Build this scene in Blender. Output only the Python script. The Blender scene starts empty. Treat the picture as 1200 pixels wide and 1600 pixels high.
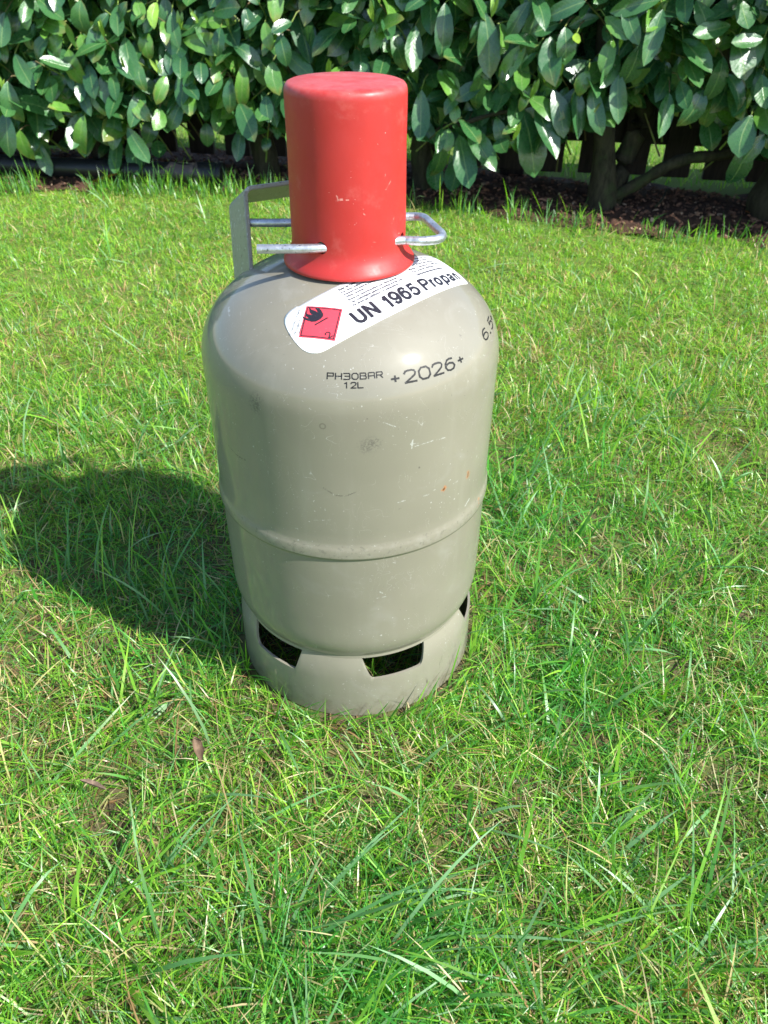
import bpy, bmesh, math, random
import numpy as np
from mathutils import Vector, Matrix
rng = np.random.default_rng(7)
random.seed(7)
scene = bpy.context.scene
COL = scene.collection
R = math.radians

# ------------------------------------------------------------------ camera
PITCH, YAW, ROLL = 0.6602, 0.0486, 0.0087
CAM_POS = Vector((0.0, -0.5519, 0.5714))
fw = Vector((math.sin(YAW)*math.cos(PITCH), math.cos(YAW)*math.cos(PITCH), -math.sin(PITCH)))
rt = Vector((math.cos(YAW), -math.sin(YAW), 0.0))
up = rt.cross(fw)
r2 = rt*math.cos(ROLL) + up*math.sin(ROLL)
u2 = -rt*math.sin(ROLL) + up*math.cos(ROLL)
cam_data = bpy.data.cameras.new('camera')
cam = bpy.data.objects.new('camera', cam_data)
COL.objects.link(cam)
M = Matrix((r2, u2, -fw)).transposed().to_4x4()
M.translation = CAM_POS
cam.matrix_world = M
cam_data.sensor_fit = 'HORIZONTAL'
cam_data.sensor_width = 36.0
cam_data.lens = 1193.34/1200*36.0
cam_data.clip_start = 0.02
cam_data.clip_end = 500
cam_data.dof.use_dof = True
cam_data.dof.focus_distance = 0.62
cam_data.dof.aperture_fstop = 20.0
scene.camera = cam

# ------------------------------------------------------------------ sky, sun, exposure
SUN_AZ, SUN_EL = -32.0, 43.5          # degrees, azimuth counted from +X towards +Y
world = bpy.data.worlds.new('World')
scene.world = world
world.use_nodes = True
wn = world.node_tree
wn.nodes.clear()
sky = wn.nodes.new('ShaderNodeTexSky')
sky.sky_type = 'NISHITA'
sky.sun_disc = False
sky.sun_elevation = R(SUN_EL)
sky.sun_rotation = R(90.0 - SUN_AZ)
sky.air_density = 1.0
sky.dust_density = 0.6
sky.ozone_density = 1.0
bg = wn.nodes.new('ShaderNodeBackground')
bg.inputs['Strength'].default_value = 0.125
wo = wn.nodes.new('ShaderNodeOutputWorld')
wn.links.new(sky.outputs[0], bg.inputs['Color'])
wn.links.new(bg.outputs[0], wo.inputs['Surface'])
sun_data = bpy.data.lights.new('sun', 'SUN')
sun_data.energy = 4.8
sun_data.angle = R(0.53)
sun_data.color = (1.0, 0.98, 0.93)
sun = bpy.data.objects.new('sun', sun_data)
COL.objects.link(sun)
Ldir = Vector((math.cos(R(SUN_EL))*math.cos(R(SUN_AZ)), math.cos(R(SUN_EL))*math.sin(R(SUN_AZ)), math.sin(R(SUN_EL))))
sun.rotation_euler = Ldir.to_track_quat('Z', 'Y').to_euler()
sun.location = Ldir*5
scene.view_settings.view_transform = 'Standard'
scene.view_settings.look = 'None'
scene.view_settings.gamma = 1.0
scene.view_settings.use_curve_mapping = False
scene.view_settings.exposure = 0.84
scene.cycles.max_bounces = 8
scene.cycles.transparent_max_bounces = 8

# ------------------------------------------------------------------ helpers
def link(name, mesh, mats=None, parent=None, smooth=False):
    o = bpy.data.objects.new(name, mesh)
    COL.objects.link(o)
    if mats is not None:
        for m in (mats if isinstance(mats, (list, tuple)) else [mats]):
            if m.name not in [x.name for x in mesh.materials if x]:
                mesh.materials.append(m)
    if parent is not None:
        o.parent = parent
    if smooth:
        mesh.shade_smooth()
    return o

def tag(o, label=None, cat=None, group=None, kind=None):
    if label: o['label'] = label
    if cat: o['category'] = cat
    if group: o['group'] = group
    if kind: o['kind'] = kind
    return o

def empty(name, loc=(0, 0, 0)):
    o = bpy.data.objects.new(name, None)
    COL.objects.link(o)
    o.location = loc
    o.empty_display_size = 0.05
    return o

def pymesh(name, v, f):
    me = bpy.data.meshes.new(name)
    me.from_pydata([tuple(map(float, p)) for p in v], [], f)
    me.update()
    return me

def big_mesh(name, V, tris=None, quads=None, colors=None, attr='tint'):
    """fast mesh from numpy arrays: V (n,3), tris (a,3), quads (b,4), colors (n,3)"""
    me = bpy.data.meshes.new(name)
    tris = np.zeros((0, 3), np.int32) if tris is None else tris
    quads = np.zeros((0, 4), np.int32) if quads is None else quads
    nl = len(tris)*3 + len(quads)*4
    me.vertices.add(len(V)); me.loops.add(nl); me.polygons.add(len(tris)+len(quads))
    me.vertices.foreach_set('co', V.astype(np.float32).ravel())
    me.loops.foreach_set('vertex_index', np.concatenate([tris.ravel(), quads.ravel()]).astype(np.int32))
    starts = np.concatenate([np.arange(len(tris))*3, len(tris)*3 + np.arange(len(quads))*4])
    me.polygons.foreach_set('loop_start', starts.astype(np.int32))
    me.polygons.foreach_set('use_smooth', np.ones(len(starts), bool))
    if colors is not None:
        a = me.color_attributes.new(attr, 'FLOAT_COLOR', 'POINT')
        c = np.ones((len(V), 4), np.float32); c[:, :3] = colors
        a.data.foreach_set('color', c.ravel())
    me.update(calc_edges=True)
    me.validate()
    return me

class NT:
    """small node-tree writer"""
    def __init__(self, name):
        self.m = bpy.data.materials.new(name)
        self.m.use_nodes = True
        self.t = self.m.node_tree
        self.t.nodes.clear()
        self.out = self.n('ShaderNodeOutputMaterial')
    def n(self, typ, **kw):
        x = self.t.nodes.new(typ)
        for k, v in kw.items(): setattr(x, k, v)
        return x
    def put(self, sock, v):
        if isinstance(v, bpy.types.NodeSocket): self.t.links.new(v, sock)
        elif isinstance(v, (tuple, list)):
            sock.default_value = tuple(v) if len(v) == len(sock.default_value) else tuple(v) + (1.0,)
        else: sock.default_value = v
    def math(self, op, a, b=0.0, c=0.0, clamp=False):
        x = self.n('ShaderNodeMath', operation=op, use_clamp=clamp)
        self.put(x.inputs[0], a); self.put(x.inputs[1], b); self.put(x.inputs[2], c)
        return x.outputs[0]
    def vmath(self, op, a, b=(0, 0, 0), scale=None):
        x = self.n('ShaderNodeVectorMath', operation=op)
        self.put(x.inputs[0], a); self.put(x.inputs[1], b)
        if scale is not None: self.put(x.inputs['Scale'], scale)
        return x.outputs['Value'] if op in ('DOT_PRODUCT', 'LENGTH', 'DISTANCE') else x.outputs[0]
    def mix(self, f, a, b):
        x = self.n('ShaderNodeMix', data_type='RGBA')
        self.put(x.inputs[0], f); self.put(x.inputs[6], a); self.put(x.inputs[7], b)
        return x.outputs[2]
    def ramp(self, v, lo, hi, a=0.0, b=1.0):
        x = self.n('ShaderNodeMapRange', interpolation_type='SMOOTHSTEP')
        self.put(x.inputs[0], v); self.put(x.inputs[1], lo); self.put(x.inputs[2], hi)
        self.put(x.inputs[3], a); self.put(x.inputs[4], b)
        return x.outputs[0]
    def noise(self, vec, scale, detail=3.0, rough=0.55, dist=0.0, col=False):
        x = self.n('ShaderNodeTexNoise')
        self.put(x.inputs['Vector'], vec); x.inputs['Scale'].default_value = scale
        x.inputs['Detail'].default_value = detail; x.inputs['Roughness'].default_value = rough
        x.inputs['Distortion'].default_value = dist
        return x.outputs['Color' if col else 'Fac']
    def obj(self):
        return self.n('ShaderNodeTexCoord').outputs['Object']
    def bsdf(self, color, rough=0.5, metal=0.0, spec=0.5, normal=None, coat=0.0, coat_rough=0.1, sss=0.0):
        b = self.n('ShaderNodeBsdfPrincipled')
        self.put(b.inputs['Base Color'], color); self.put(b.inputs['Roughness'], rough)
        self.put(b.inputs['Metallic'], metal); self.put(b.inputs['Specular IOR Level'], spec)
        self.put(b.inputs['Coat Weight'], coat); self.put(b.inputs['Coat Roughness'], coat_rough)
        if sss:
            b.inputs['Subsurface Weight'].default_value = sss
            b.inputs['Subsurface Scale'].default_value = 0.003
        if normal is not None: self.put(b.inputs['Normal'], normal)
        return b.outputs[0]
    def bump(self, h, strength=0.3, dist=0.001):
        b = self.n('ShaderNodeBump')
        b.inputs['Strength'].default_value = strength; b.inputs['Distance'].default_value = dist
        self.put(b.inputs['Height'], h)
        return b.outputs[0]
    def done(self, sh):
        self.t.links.new(sh, self.out.inputs['Surface'])
        return self.m
    def capsule(self, P, A, B, w, soft=0.6, wob=None):
        """mask: 1 inside a capsule A-B of radius w"""
        A = Vector(A); B = Vector(B); ba = B - A
        pa = self.vmath('SUBTRACT', P, tuple(A))
        if ba.length > 1e-6:
            h = self.math('DIVIDE', self.vmath('DOT_PRODUCT', pa, tuple(ba)), ba.length_squared, clamp=True)
            pa = self.vmath('SUBTRACT', pa, self.vmath('SCALE', tuple(ba), scale=h))
        d = self.vmath('LENGTH', pa)
        if wob is not None: d = self.math('ADD', d, wob)
        return self.ramp(d, w, w*(1-soft), 0.0, 1.0)

# ------------------------------------------------------------------ shape constants of the cylinder
RB = 0.1145; ZA = 0.3082; HS = 0.0715; NS = 2.0807
def rad_top(z):
    s = min(max((z-ZA)/HS, 0.0), 1.0)
    return RB*(1-s**NS)**(1/NS)
_phi = np.linspace(0, np.pi/2, 1500)
_r = RB*np.cos(_phi)**(2/NS); _z = ZA + HS*np.sin(_phi)**(2/NS)
_r = np.concatenate([[RB], _r]); _z = np.concatenate([[0.20], _z])
_ds = np.hypot(np.diff(_r), np.diff(_z)); _s = np.concatenate([[0], np.cumsum(_ds)]); _s = (_s[-1]-_s)*1000.0
_s = _s[::-1]; _r = _r[::-1]; _z = _z[::-1]
_dr = np.gradient(_r, _s); _dz = np.gradient(_z, _s)
def on_dome(th, s, off):
    """theta in radians, s in mm measured down from the axis along the shell"""
    r = np.interp(s, _s, _r); z = np.interp(s, _s, _z)
    a = np.interp(s, _s, _dr); b = np.interp(s, _s, _dz); n = np.hypot(a, b)
    nr, nz = -b/n, a/n
    r = r + nr*off; z = z + nz*off
    return np.stack([r*np.cos(th), r*np.sin(th), z], -1)
# sticker frame: u along its lower edge, v across (mm)
_c0 = np.array([23.408, -67.931]); _e1 = np.array([0.76685, 0.64183]); _e2 = np.array([-0.64183, 0.76685])
_k = [-2.34634e-06, 2.2747e-03, -3.15264e-02, -6.90160]
def sticker(u, v, off):
    u = np.asarray(u, float); v = np.asarray(v, float)
    b = np.polyval(_k, u) + v
    X = _c0[0] + _e1[0]*u + _e2[0]*b; Y = _c0[1] + _e1[1]*u + _e2[1]*b
    return on_dome(np.arctan2(Y, X), np.hypot(X, Y), off)
def lawn_edge(x):
    return bed_y(x) - np.interp(x, [.05, .4, .9, 1.6], [0, .03, .065, .08])
def bed_y(x):
    return np.interp(x, [-6, -3, -.93, -.42, .159, .703, .944, 1.6, 4], [2.2, 1.85, 1.66, 1.635, 1.505, 1.308, 1.22, 1.0, .3])

# ================================================================== GROUND
def vnoise(x, y, sc, seed=0):
    """cheap smooth value noise in numpy, 0..1"""
    x = np.asarray(x)*sc + seed*17.3; y = np.asarray(y)*sc + seed*9.1
    xi = np.floor(x).astype(np.int64); yi = np.floor(y).astype(np.int64); fx = x-xi; fy = y-yi
    fx = fx*fx*(3-2*fx); fy = fy*fy*(3-2*fy)
    def h(a, b):
        n = (a*374761393 + b*668265263 + seed*1442695) & 0x7fffffff
        n = ((n ^ (n >> 13))*1274126177) & 0x7fffffff
        return ((n ^ (n >> 16)) & 0xffff)/65535.0
    return (h(xi, yi)*(1-fx)+h(xi+1, yi)*fx)*(1-fy) + (h(xi, yi+1)*(1-fx)+h(xi+1, yi+1)*fx)*fy
def fbm(x, y, sc, seed=0, o=3):
    a = 0; w = 1; t = 0
    for k in range(o):
        a = a + w*vnoise(x, y, sc*2**k, seed+k); t += w; w *= .5
    return a/t

def ground_z(x, y):
    base = (fbm(x, y, 3.0, 3)-.5)*.012 + (fbm(x, y, 22.0, 8)-.5)*.010
    near = np.exp(-((np.asarray(x)**2+np.asarray(y)**2)/.16**2)**2)
    return -.0155 + base*(1-near) + near*.0125

def grid_mesh(name, xs, ys, zf):
    X, Y = np.meshgrid(xs, ys); Z = zf(X, Y)
    V = np.stack([X, Y, Z], -1).reshape(-1, 3)
    nx = len(xs); i = np.arange(len(ys)-1)[:, None]*nx + np.arange(nx-1)[None]
    Q = np.stack([i, i+1, i+nx+1, i+nx], -1).reshape(-1, 4)
    return big_mesh(name, V, quads=Q)
xs = np.concatenate([[-60, -30, -12, -6, -3.5], np.arange(-2.2, 2.2, .018), [3.5, 6, 12, 30, 60]])
ys = np.concatenate([[-60, -20, -6, -2], np.arange(-.9, 2.4, .018), [3, 4, 6, 12, 30, 60]])
NG = NT('lawn_soil'); P = NG.obj()
soil = NG.mix(NG.ramp(NG.noise(P, 60, 5, .7), .3, .7), (.050, .036, .020), (.14, .105, .060))
yy = NG.n('ShaderNodeSeparateXYZ'); NG.put(yy.inputs[0], P)
soil = NG.mix(NG.ramp(yy.outputs[1], .05, .7, .0, .75), soil, (.14, .20, .04))
soil = NG.mix(NG.math('MULTIPLY', NG.ramp(NG.noise(P, 22, 4, .65), .42, .62), .75), soil, (.12, .17, .035))
far = NG.mix(NG.ramp(NG.noise(P, 9, 5, .7), .3, .7), (.11, .20, .03), (.16, .26, .045))
sx = NG.n('ShaderNodeSeparateXYZ'); NG.put(sx.inputs[0], P)
soil = NG.mix(NG.ramp(NG.vmath('LENGTH', P), .7, 1.3, 0, .6), soil, (.14, .21, .04))
dist = NG.vmath('LENGTH', P)
col = NG.mix(NG.ramp(dist, 2.3, 3.2), soil, far)
link('lawn', grid_mesh('lawn', xs, ys, ground_z), NG.done(NG.bsdf(col, .9, 0, .2, NG.bump(NG.noise(P, 180, 5, .7), .6, .004))))
tag(bpy.data.objects['lawn'], kind='structure')

# planting bed: a strip of dark soil and bark under the hedge
bx = np.arange(-3.2, 3.2, .02); rowsb = np.linspace(-.02, 1, 26)
Xb = np.repeat(bx[None], len(rowsb), 0); Tb = np.repeat(rowsb[:, None], len(bx), 1)
BW = .46
edge = lawn_edge(Xb) + .02*np.sin(Xb*9) + .015*np.sin(Xb*23+1)
Yb = edge + Tb*BW
Zb = -.013 + .012*np.clip(np.minimum(Tb*6, (1-Tb)*4), -.2, 1) + (fbm(Xb, Yb, 14, 5)-.5)*.018
V = np.stack([Xb, Yb, Zb], -1).reshape(-1, 3); nx = len(bx)
i = np.arange(len(rowsb)-1)[:, None]*nx + np.arange(nx-1)[None]
NB = NT('bed_soil'); P = NB.obj()
cb = NB.mix(NB.ramp(NB.noise(P, 45, 6, .7), .3, .7), (.035, .020, .014), (.11, .058, .038))
bed = link('planting_bed', big_mesh('planting_bed', V, quads=np.stack([i, i+1, i+nx+1, i+nx], -1).reshape(-1, 4)), NB.done(NB.bsdf(cb, .9, 0, .2, NB.bump(NB.noise(P, 120, 5, .7), .8, .006))))
tag(bed, kind='structure')

# attribute-coloured material for strewn things
def mat_attr(name, rough=.6, spec=.4, trans=0.0, tcol=(1, 1, 1), attr='tint', bump=None):
    N = NT(name)
    a = N.n('ShaderNodeAttribute', attribute_name=attr)
    sh = N.bsdf(a.outputs['Color'], rough, 0, spec)
    if trans:
        t = N.n('ShaderNodeBsdfTranslucent')
        mm = N.n('ShaderNodeMix', data_type='RGBA', blend_type='MULTIPLY')
        mm.inputs[0].default_value = 1.0
        N.put(mm.inputs[6], a.outputs['Color']); N.put(mm.inputs[7], tcol)
        N.put(t.inputs['Color'], mm.outputs[2])
        x = N.n('ShaderNodeMixShader'); x.inputs[0].default_value = trans
        N.t.links.new(sh, x.inputs[1]); N.t.links.new(t.outputs[0], x.inputs[2]); sh = x.outputs[0]
    return N.done(sh)

# bark chips
def chips(n):
    x = rng.uniform(-2.6, 2.6, n); t = rng.beta(1.1, 1.3, n)
    y = lawn_edge(x) + .02*np.sin(x*9) + t*BW
    z = -.013 + .012*np.clip(np.minimum(t*6, (1-t)*4), -.2, 1) + (fbm(x, y, 14, 5)-.5)*.018 + .003
    L = rng.uniform(.004, .020, n)*rng.uniform(.6, 1, n); W = L*rng.uniform(.25, .7, n); H = rng.uniform(.0012, .004, n)
    a = rng.uniform(0, 2*np.pi, n); tl = rng.normal(0, .35, n); rl = rng.normal(0, .4, n)
    d = np.stack([np.cos(a)*np.cos(tl), np.sin(a)*np.cos(tl), np.sin(tl)], -1)
    s = np.stack([-np.sin(a), np.cos(a), np.zeros(n)], -1); nn = np.cross(d, s)
    s2 = s*np.cos(rl)[:, None] + nn*np.sin(rl)[:, None]; n2 = np.cross(d, s2)
    c = np.stack([x, y, z], -1)
    V = []
    for (p, q, r) in ((-1, -1, 0), (1, -.6, 0), (.8, 1, 0), (-.7, .8, 0), (-.8, -.8, 1), (.7, -.5, 1), (.6, .7, 1), (-.6, .7, 1)):
        V.append(c + d*(L*p/2)[:, None] + s2*(W*q/2)[:, None] + n2*(H*(r-.5))[:, None])
    V = np.stack(V, 1).reshape(-1, 3)
    q = np.array([(4, 5, 6, 7), (0, 1, 5, 4), (1, 2, 6, 5), (2, 3, 7, 6), (3, 0, 4, 7)])
    Q = (np.arange(n)[:, None, None]*8 + q[None]).reshape(-1, 4)
    base = np.array([(.20, .095, .058), (.135, .072, .046), (.29, .16, .10), (.08, .048, .036), (.36, .25, .17)])
    c_ = base[rng.choice(5, n, p=[.34, .3, .16, .14, .06])]*rng.uniform(.7, 1.25, (n, 1))
    me = big_mesh('bark_chips', V, quads=Q, colors=np.repeat(c_, 8, 0))
    me.shade_flat()
    return me
ch = link('bark_chips', chips(9000), mat_attr('bark_chip', .8, .3))
tag(ch, kind='stuff')

# ================================================================== GRASS
def blades(x, y, L, W, az, lean0, curl, col, segs=4, z0=None, twist=None, tipfade=None):
    n = len(x)
    z = ground_z(x, y) if z0 is None else z0
    ca, sa = np.cos(az), np.sin(az)
    tw = rng.normal(0, .7, n) if twist is None else twist
    P = np.stack([x, y, z], -1)
    V = np.zeros((n, 2*segs+1, 3)); C_ = np.zeros((n, 2*segs+1, 3))
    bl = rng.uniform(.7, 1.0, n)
    for k in range(segs+1):
        t = k/segs
        w = W*(.75+.35*t)*(1-t**2.2)/1.0 if k < segs else None
        ph = lean0 + curl*t
        side = np.stack([-sa*np.cos(tw*t)-ca*np.cos(ph)*np.sin(tw*t), ca*np.cos(tw*t)-sa*np.cos(ph)*np.sin(tw*t), np.sin(ph)*np.sin(tw*t)], -1)
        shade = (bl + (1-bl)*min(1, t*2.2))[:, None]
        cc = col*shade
        if tipfade is not None:
            cc = cc*(1-(tipfade*max(0, t-.55)/.45)[:, None]) + np.array([.42, .36, .18])*(tipfade*max(0, t-.55)/.45)[:, None]
        if k < segs:
            V[:, 2*k] = P - side*(w/2)[:, None]; V[:, 2*k+1] = P + side*(w/2)[:, None]
            C_[:, 2*k] = cc; C_[:, 2*k+1] = cc
            st = (L/segs)[:, None]
            ph2 = lean0 + curl*(t+.5/segs)
            P = P + st*np.stack([ca*np.sin(ph2), sa*np.sin(ph2), np.cos(ph2)], -1)
            gz = ground_z(P[:, 0], P[:, 1]) + .0015
            P[:, 2] = np.maximum(P[:, 2], gz)
        else:
            V[:, 2*k] = P; C_[:, 2*k] = cc
    m = 2*segs+1
    base = np.arange(n)[:, None]*m
    q = np.array([[2*k, 2*k+1, 2*k+3, 2*k+2] for k in range(segs-1)]).reshape(-1)
    Q = (base + q[None]).reshape(-1, 4)
    T = base + np.array([[2*segs-2, 2*segs-1, 2*segs]])
    return V, C_, Q, T.reshape(-1, 3)

def clear_of_cylinder(V):
    """boolean: blade does not pass through the ring or the shell"""
    r = np.hypot(V[..., 0], V[..., 1]); z = V[..., 2]
    inside = (r < .1165) & (r > .1085)
    shell = (r < .1085) & (z > .02)
    return ~((inside | shell).any(1))

G_GREEN = np.array([(.165, .405, .036), (.215, .480, .044), (.125, .350, .042), (.295, .540, .052), (.095, .300, .052)])
G_BLUE = np.array([(.165, .370, .130), (.230, .440, .200), (.120, .300, .095)])
G_DRY = np.array([(.56, .46, .22), (.44, .32, .15), (.66, .58, .33), (.34, .21, .09), (.50, .50, .20)])
Vs = []; Cs = []; Qs = []; Ts = []; nv = 0
def add(V, C_, Q, T, keep=None):
    global nv
    if keep is not None and not keep.all():
        idx = np.where(keep)[0]; m = V.shape[1]
        V = V[idx]; C_ = C_[idx]
        nq = Q.shape[0]//len(keep)
        off = (np.arange(len(idx))-idx)*m
        Q = Q.reshape(len(keep), nq, 4)[idx] + off[:, None, None]; Q = Q.reshape(-1, 4)
        T = T[idx] + off[:, None]
    Vs.append(V.reshape(-1, 3)); Cs.append(C_.reshape(-1, 3)); Qs.append(Q+nv); Ts.append(T+nv)
    nv += V.shape[0]*V.shape[1]

def scatter(n, y0, y1, p):
    """points in the camera's ground wedge plus a margin, denser near the viewer"""
    u = rng.uniform(0, 1, n)
    y = y0 + (y1-y0)*u**p
    half = .36 + .50*(y+.55)
    x = rng.uniform(-1, 1, n)*half + .02*(y+.5)
    return x, y

PITS = [(.014, -.196, .018), (-.121, -.210, .016), (-.222, -.212, .014), (.304, -.053, .020), (.31, -.171, .018), (-.022, -.267, .014), (.104, -.233, .016), (.248, .216, .016), (.275, .103, .016), (.15, -.19, .012), (-.115, -.205, .013), (-.20, -.208, .014), (.20, -.04, .018), (.21, -.145, .016), (-.03, -.26, .012), (.06, -.225, .016), (.17, .18, .016), (.185, .10, .013), (-.25, -.28, .014), (.13, -.30, .016), (-.10, -.33, .014)]
def lawn_layer(n, y0, y1, p, kind):
    x, y = scatter(n, y0, y1, p)
    # gather part of the blades into tufts
    k = rng.random(n) < .62
    pit = np.zeros(n)
    tx, ty = scatter(max(1, n//14), y0, y1, p)
    j = rng.integers(0, len(tx), n)
    x = np.where(k, tx[j] + rng.normal(0, .007, n), x); y = np.where(k, ty[j] + rng.normal(0, .007, n), y)
    taz = rng.uniform(0, 2*np.pi, len(tx))
    d = y + .55
    dens = fbm(x, y, 5.0, 21)*.6 + fbm(x, y, 17.0, 31)*.4      # thin, brown patches
    farness = np.clip((y-.1)/.9, 0, 1)
    az = np.where(k, taz[j] + rng.normal(0, .9, n), rng.uniform(0, 2*np.pi, n))
    if kind == 'fine':
        keep0 = rng.random(n) < np.clip((dens-.36)*6.0+.32 + farness*.5, .10, 1)
        L = rng.gamma(5, .0062, n).clip(.012, .07)*(.85+.35*vnoise(x, y, 4, 5))*(1-.38*farness); W = rng.uniform(.0008, .0019, n)*(1+.15*farness)
        lean = rng.normal(.78, .38, n).clip(.0, 1.45); curl = rng.normal(.65, .5, n)
        c = G_GREEN[rng.integers(0, 5, n)]
        blu = rng.random(n) < .12
        c = np.where(blu[:, None], G_BLUE[rng.integers(0, 3, n)], c)
        dry = rng.random(n) < np.clip(.25 - dens*.2 + (1-farness)*.13, .04, .45)
        c = np.where(dry[:, None], G_DRY[rng.integers(0, 5, n)], c)
        tip = (rng.random(n) < .10).astype(float)*.8
    elif kind == 'thatch':
        keep0 = rng.random(n) < np.clip(1.25-dens*1.1, .15, 1)
        L = rng.uniform(.010, .045, n); W = rng.uniform(.0008, .0019, n)
        lean = rng.normal(1.45, .14, n); curl = rng.normal(.05, .3, n)
        c = G_DRY[rng.integers(0, 5, n)]*rng.uniform(.45, 1.0, (n, 1))
        gr = rng.random(n) < .42
        c = np.where(gr[:, None], G_GREEN[rng.integers(0, 5, n)]*.9, c)
        tip = np.zeros(n)
    elif kind == 'moss':
        keep0 = rng.random(n) < np.clip((dens-.30)*5+.2+farness, .15, 1)
        L = rng.uniform(.007, .018, n); W = rng.uniform(.0009, .0018, n)*(1+.3*farness)
        lean = rng.uniform(0, 1.2, n); curl = rng.normal(.4, .4, n)
        c = G_GREEN[rng.choice(5, n, p=[.25, .3, .1, .3, .05])]*1.02
        tip = np.zeros(n)
    else:   # broad blades
        keep0 = rng.random(n) < np.clip(.35+dens, 0, 1)
        L = rng.gamma(7, .0085, n).clip(.025, .12); W = rng.uniform(.0024, .0042, n)
        lean = rng.normal(.75, .4, n).clip(.05, 1.45); curl = rng.normal(.7, .45, n)
        c = np.where((rng.random(n) < .5)[:, None], G_BLUE[rng.integers(0, 3, n)], G_GREEN[rng.integers(0, 5, n)])
        tip = (rng.random(n) < .2).astype(float)*.7
    # broad colour drift over the lawn: yellower towards the hedge and on the left
    yel = np.clip(fbm(x, y, 2.2, 41)*.8 + .6*farness - .12*np.clip(x, -.5, .5) - .25, 0, 1)[:, None]
    c = c*(1-yel*.75) + c*np.array([1.72, 1.24, 1.5])*yel*.75
    blu_z = np.zeros(n)
    for (bx_, by_, br_) in ((0.0, -.33, .09), (.22, .22, .16), (.21, -.08, .09), (-.15, .02, .10), (-.28, .12, .12)): blu_z = np.maximum(blu_z, np.exp(-((x-bx_)**2+(y-by_)**2)/br_**2))
    sw = (rng.random(n) < blu_z*.55) & (kind != 'moss')
    c = np.where(sw[:, None], np.array([.085, .33, .048])*rng.uniform(.7, 1.3, (n, 1)), c)
    c = c*rng.uniform(.75, 1.25, (n, 1))*(.9+.25*fbm(x, y, 9, 51))[:, None]
    for (px_, py_, pr) in PITS: pit = np.maximum(pit, np.exp(-((x-px_)**2+(y-py_)**2)/pr**2))
    keep0 &= rng.random(n) > pit*(.93 if kind != 'thatch' else .6)
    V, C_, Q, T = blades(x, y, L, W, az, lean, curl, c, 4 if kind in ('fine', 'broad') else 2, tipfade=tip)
    r0 = np.hypot(x, y)
    ok = keep0 & clear_of_cylinder(V) & (y < lawn_edge(x) + .02*np.sin(x*9) + .005)
    # under the ring the grass is pressed down; it stays short beside it
    ok &= ~((r0 < .15) & (V[:, -1, 2] > .012) & (rng.random(n) < .55) & (y < .02))
    ok &= ~((x > .35) & (y > lawn_edge(x)-.08) & (rng.random(n) < .5))
    ok &= ~((np.hypot(x, y) < .104) & (rng.random(n) < .35))
    add(V, C_, Q, T, ok)

lawn_layer(72000, -.55, .55, 1.15, 'fine')
lawn_layer(95000, .35, 1.72, .95, 'fine')
lawn_layer(60000, .15, 1.72, .95, 'moss')
lawn_layer(26000, -.55, .3, 1.1, 'moss')
lawn_layer(56000, -.55, .75, 1.1, 'thatch')
lawn_layer(22000, .6, 1.6, 1.0, 'thatch')
lawn_layer(2000, -.55, .5, 1.1, 'broad')
lawn_layer(700, .3, 1.6, 1.0, 'broad')

def tuft(cx, cy, n, spread, Lm, az=None, azs=1.2, lean=.3, W=(.0018, .0034), blue=.4, yel=0.0, curl=.6, free=False):
    x = cx + rng.normal(0, spread, n); y = cy + rng.normal(0, spread, n)
    a = rng.uniform(0, 2*np.pi, n) if az is None else rng.normal(az, azs, n)
    L = rng.normal(Lm, Lm*.28, n).clip(Lm*.3, Lm*1.8); w = rng.uniform(W[0], W[1], n)
    c = np.where((rng.random(n) < blue)[:, None], G_BLUE[rng.integers(0, 3, n)], G_GREEN[rng.integers(0, 5, n)])*rng.uniform(.8, 1.2, (n, 1))
    V, C_, Q, T = blades(x, y, L, w, a, np.abs(rng.normal(lean, .25, n)), rng.normal(curl, .35, n), c, 5, tipfade=(rng.random(n) < .15)*.7)
    add(V, C_, Q, T, clear_of_cylinder(V) | free)
# rough fringe along the bed, longer blades
nf = 3600
xf = rng.uniform(-1.5, 1.6, nf); yf = lawn_edge(xf) + rng.normal(-.02, .035, nf)
keep = (fbm(xf, yf, 7, 61) > .42) & ((xf < .1) | (rng.random(nf) < .42))
xf = xf[keep]; yf = yf[keep]; nf = len(xf)
Lf = rng.gamma(6, .0105, nf).clip(.03, .14)*np.where(xf < 0, .72, np.where(xf < .45, .85, .62))
cf = np.where((rng.random(nf) < .3)[:, None], G_BLUE[rng.integers(0, 3, nf)], G_GREEN[rng.integers(0, 5, nf)]*np.array([1.1, 1.05, 1]))*rng.uniform(.8, 1.25, (nf, 1))
add(*blades(xf, yf, Lf, rng.uniform(.0018, .0042, nf), rng.uniform(0, 6.28, nf), np.abs(rng.normal(.22, .22, nf)), rng.normal(.35, .35, nf), cf, 5, z0=np.full(nf, -.012)))
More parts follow.
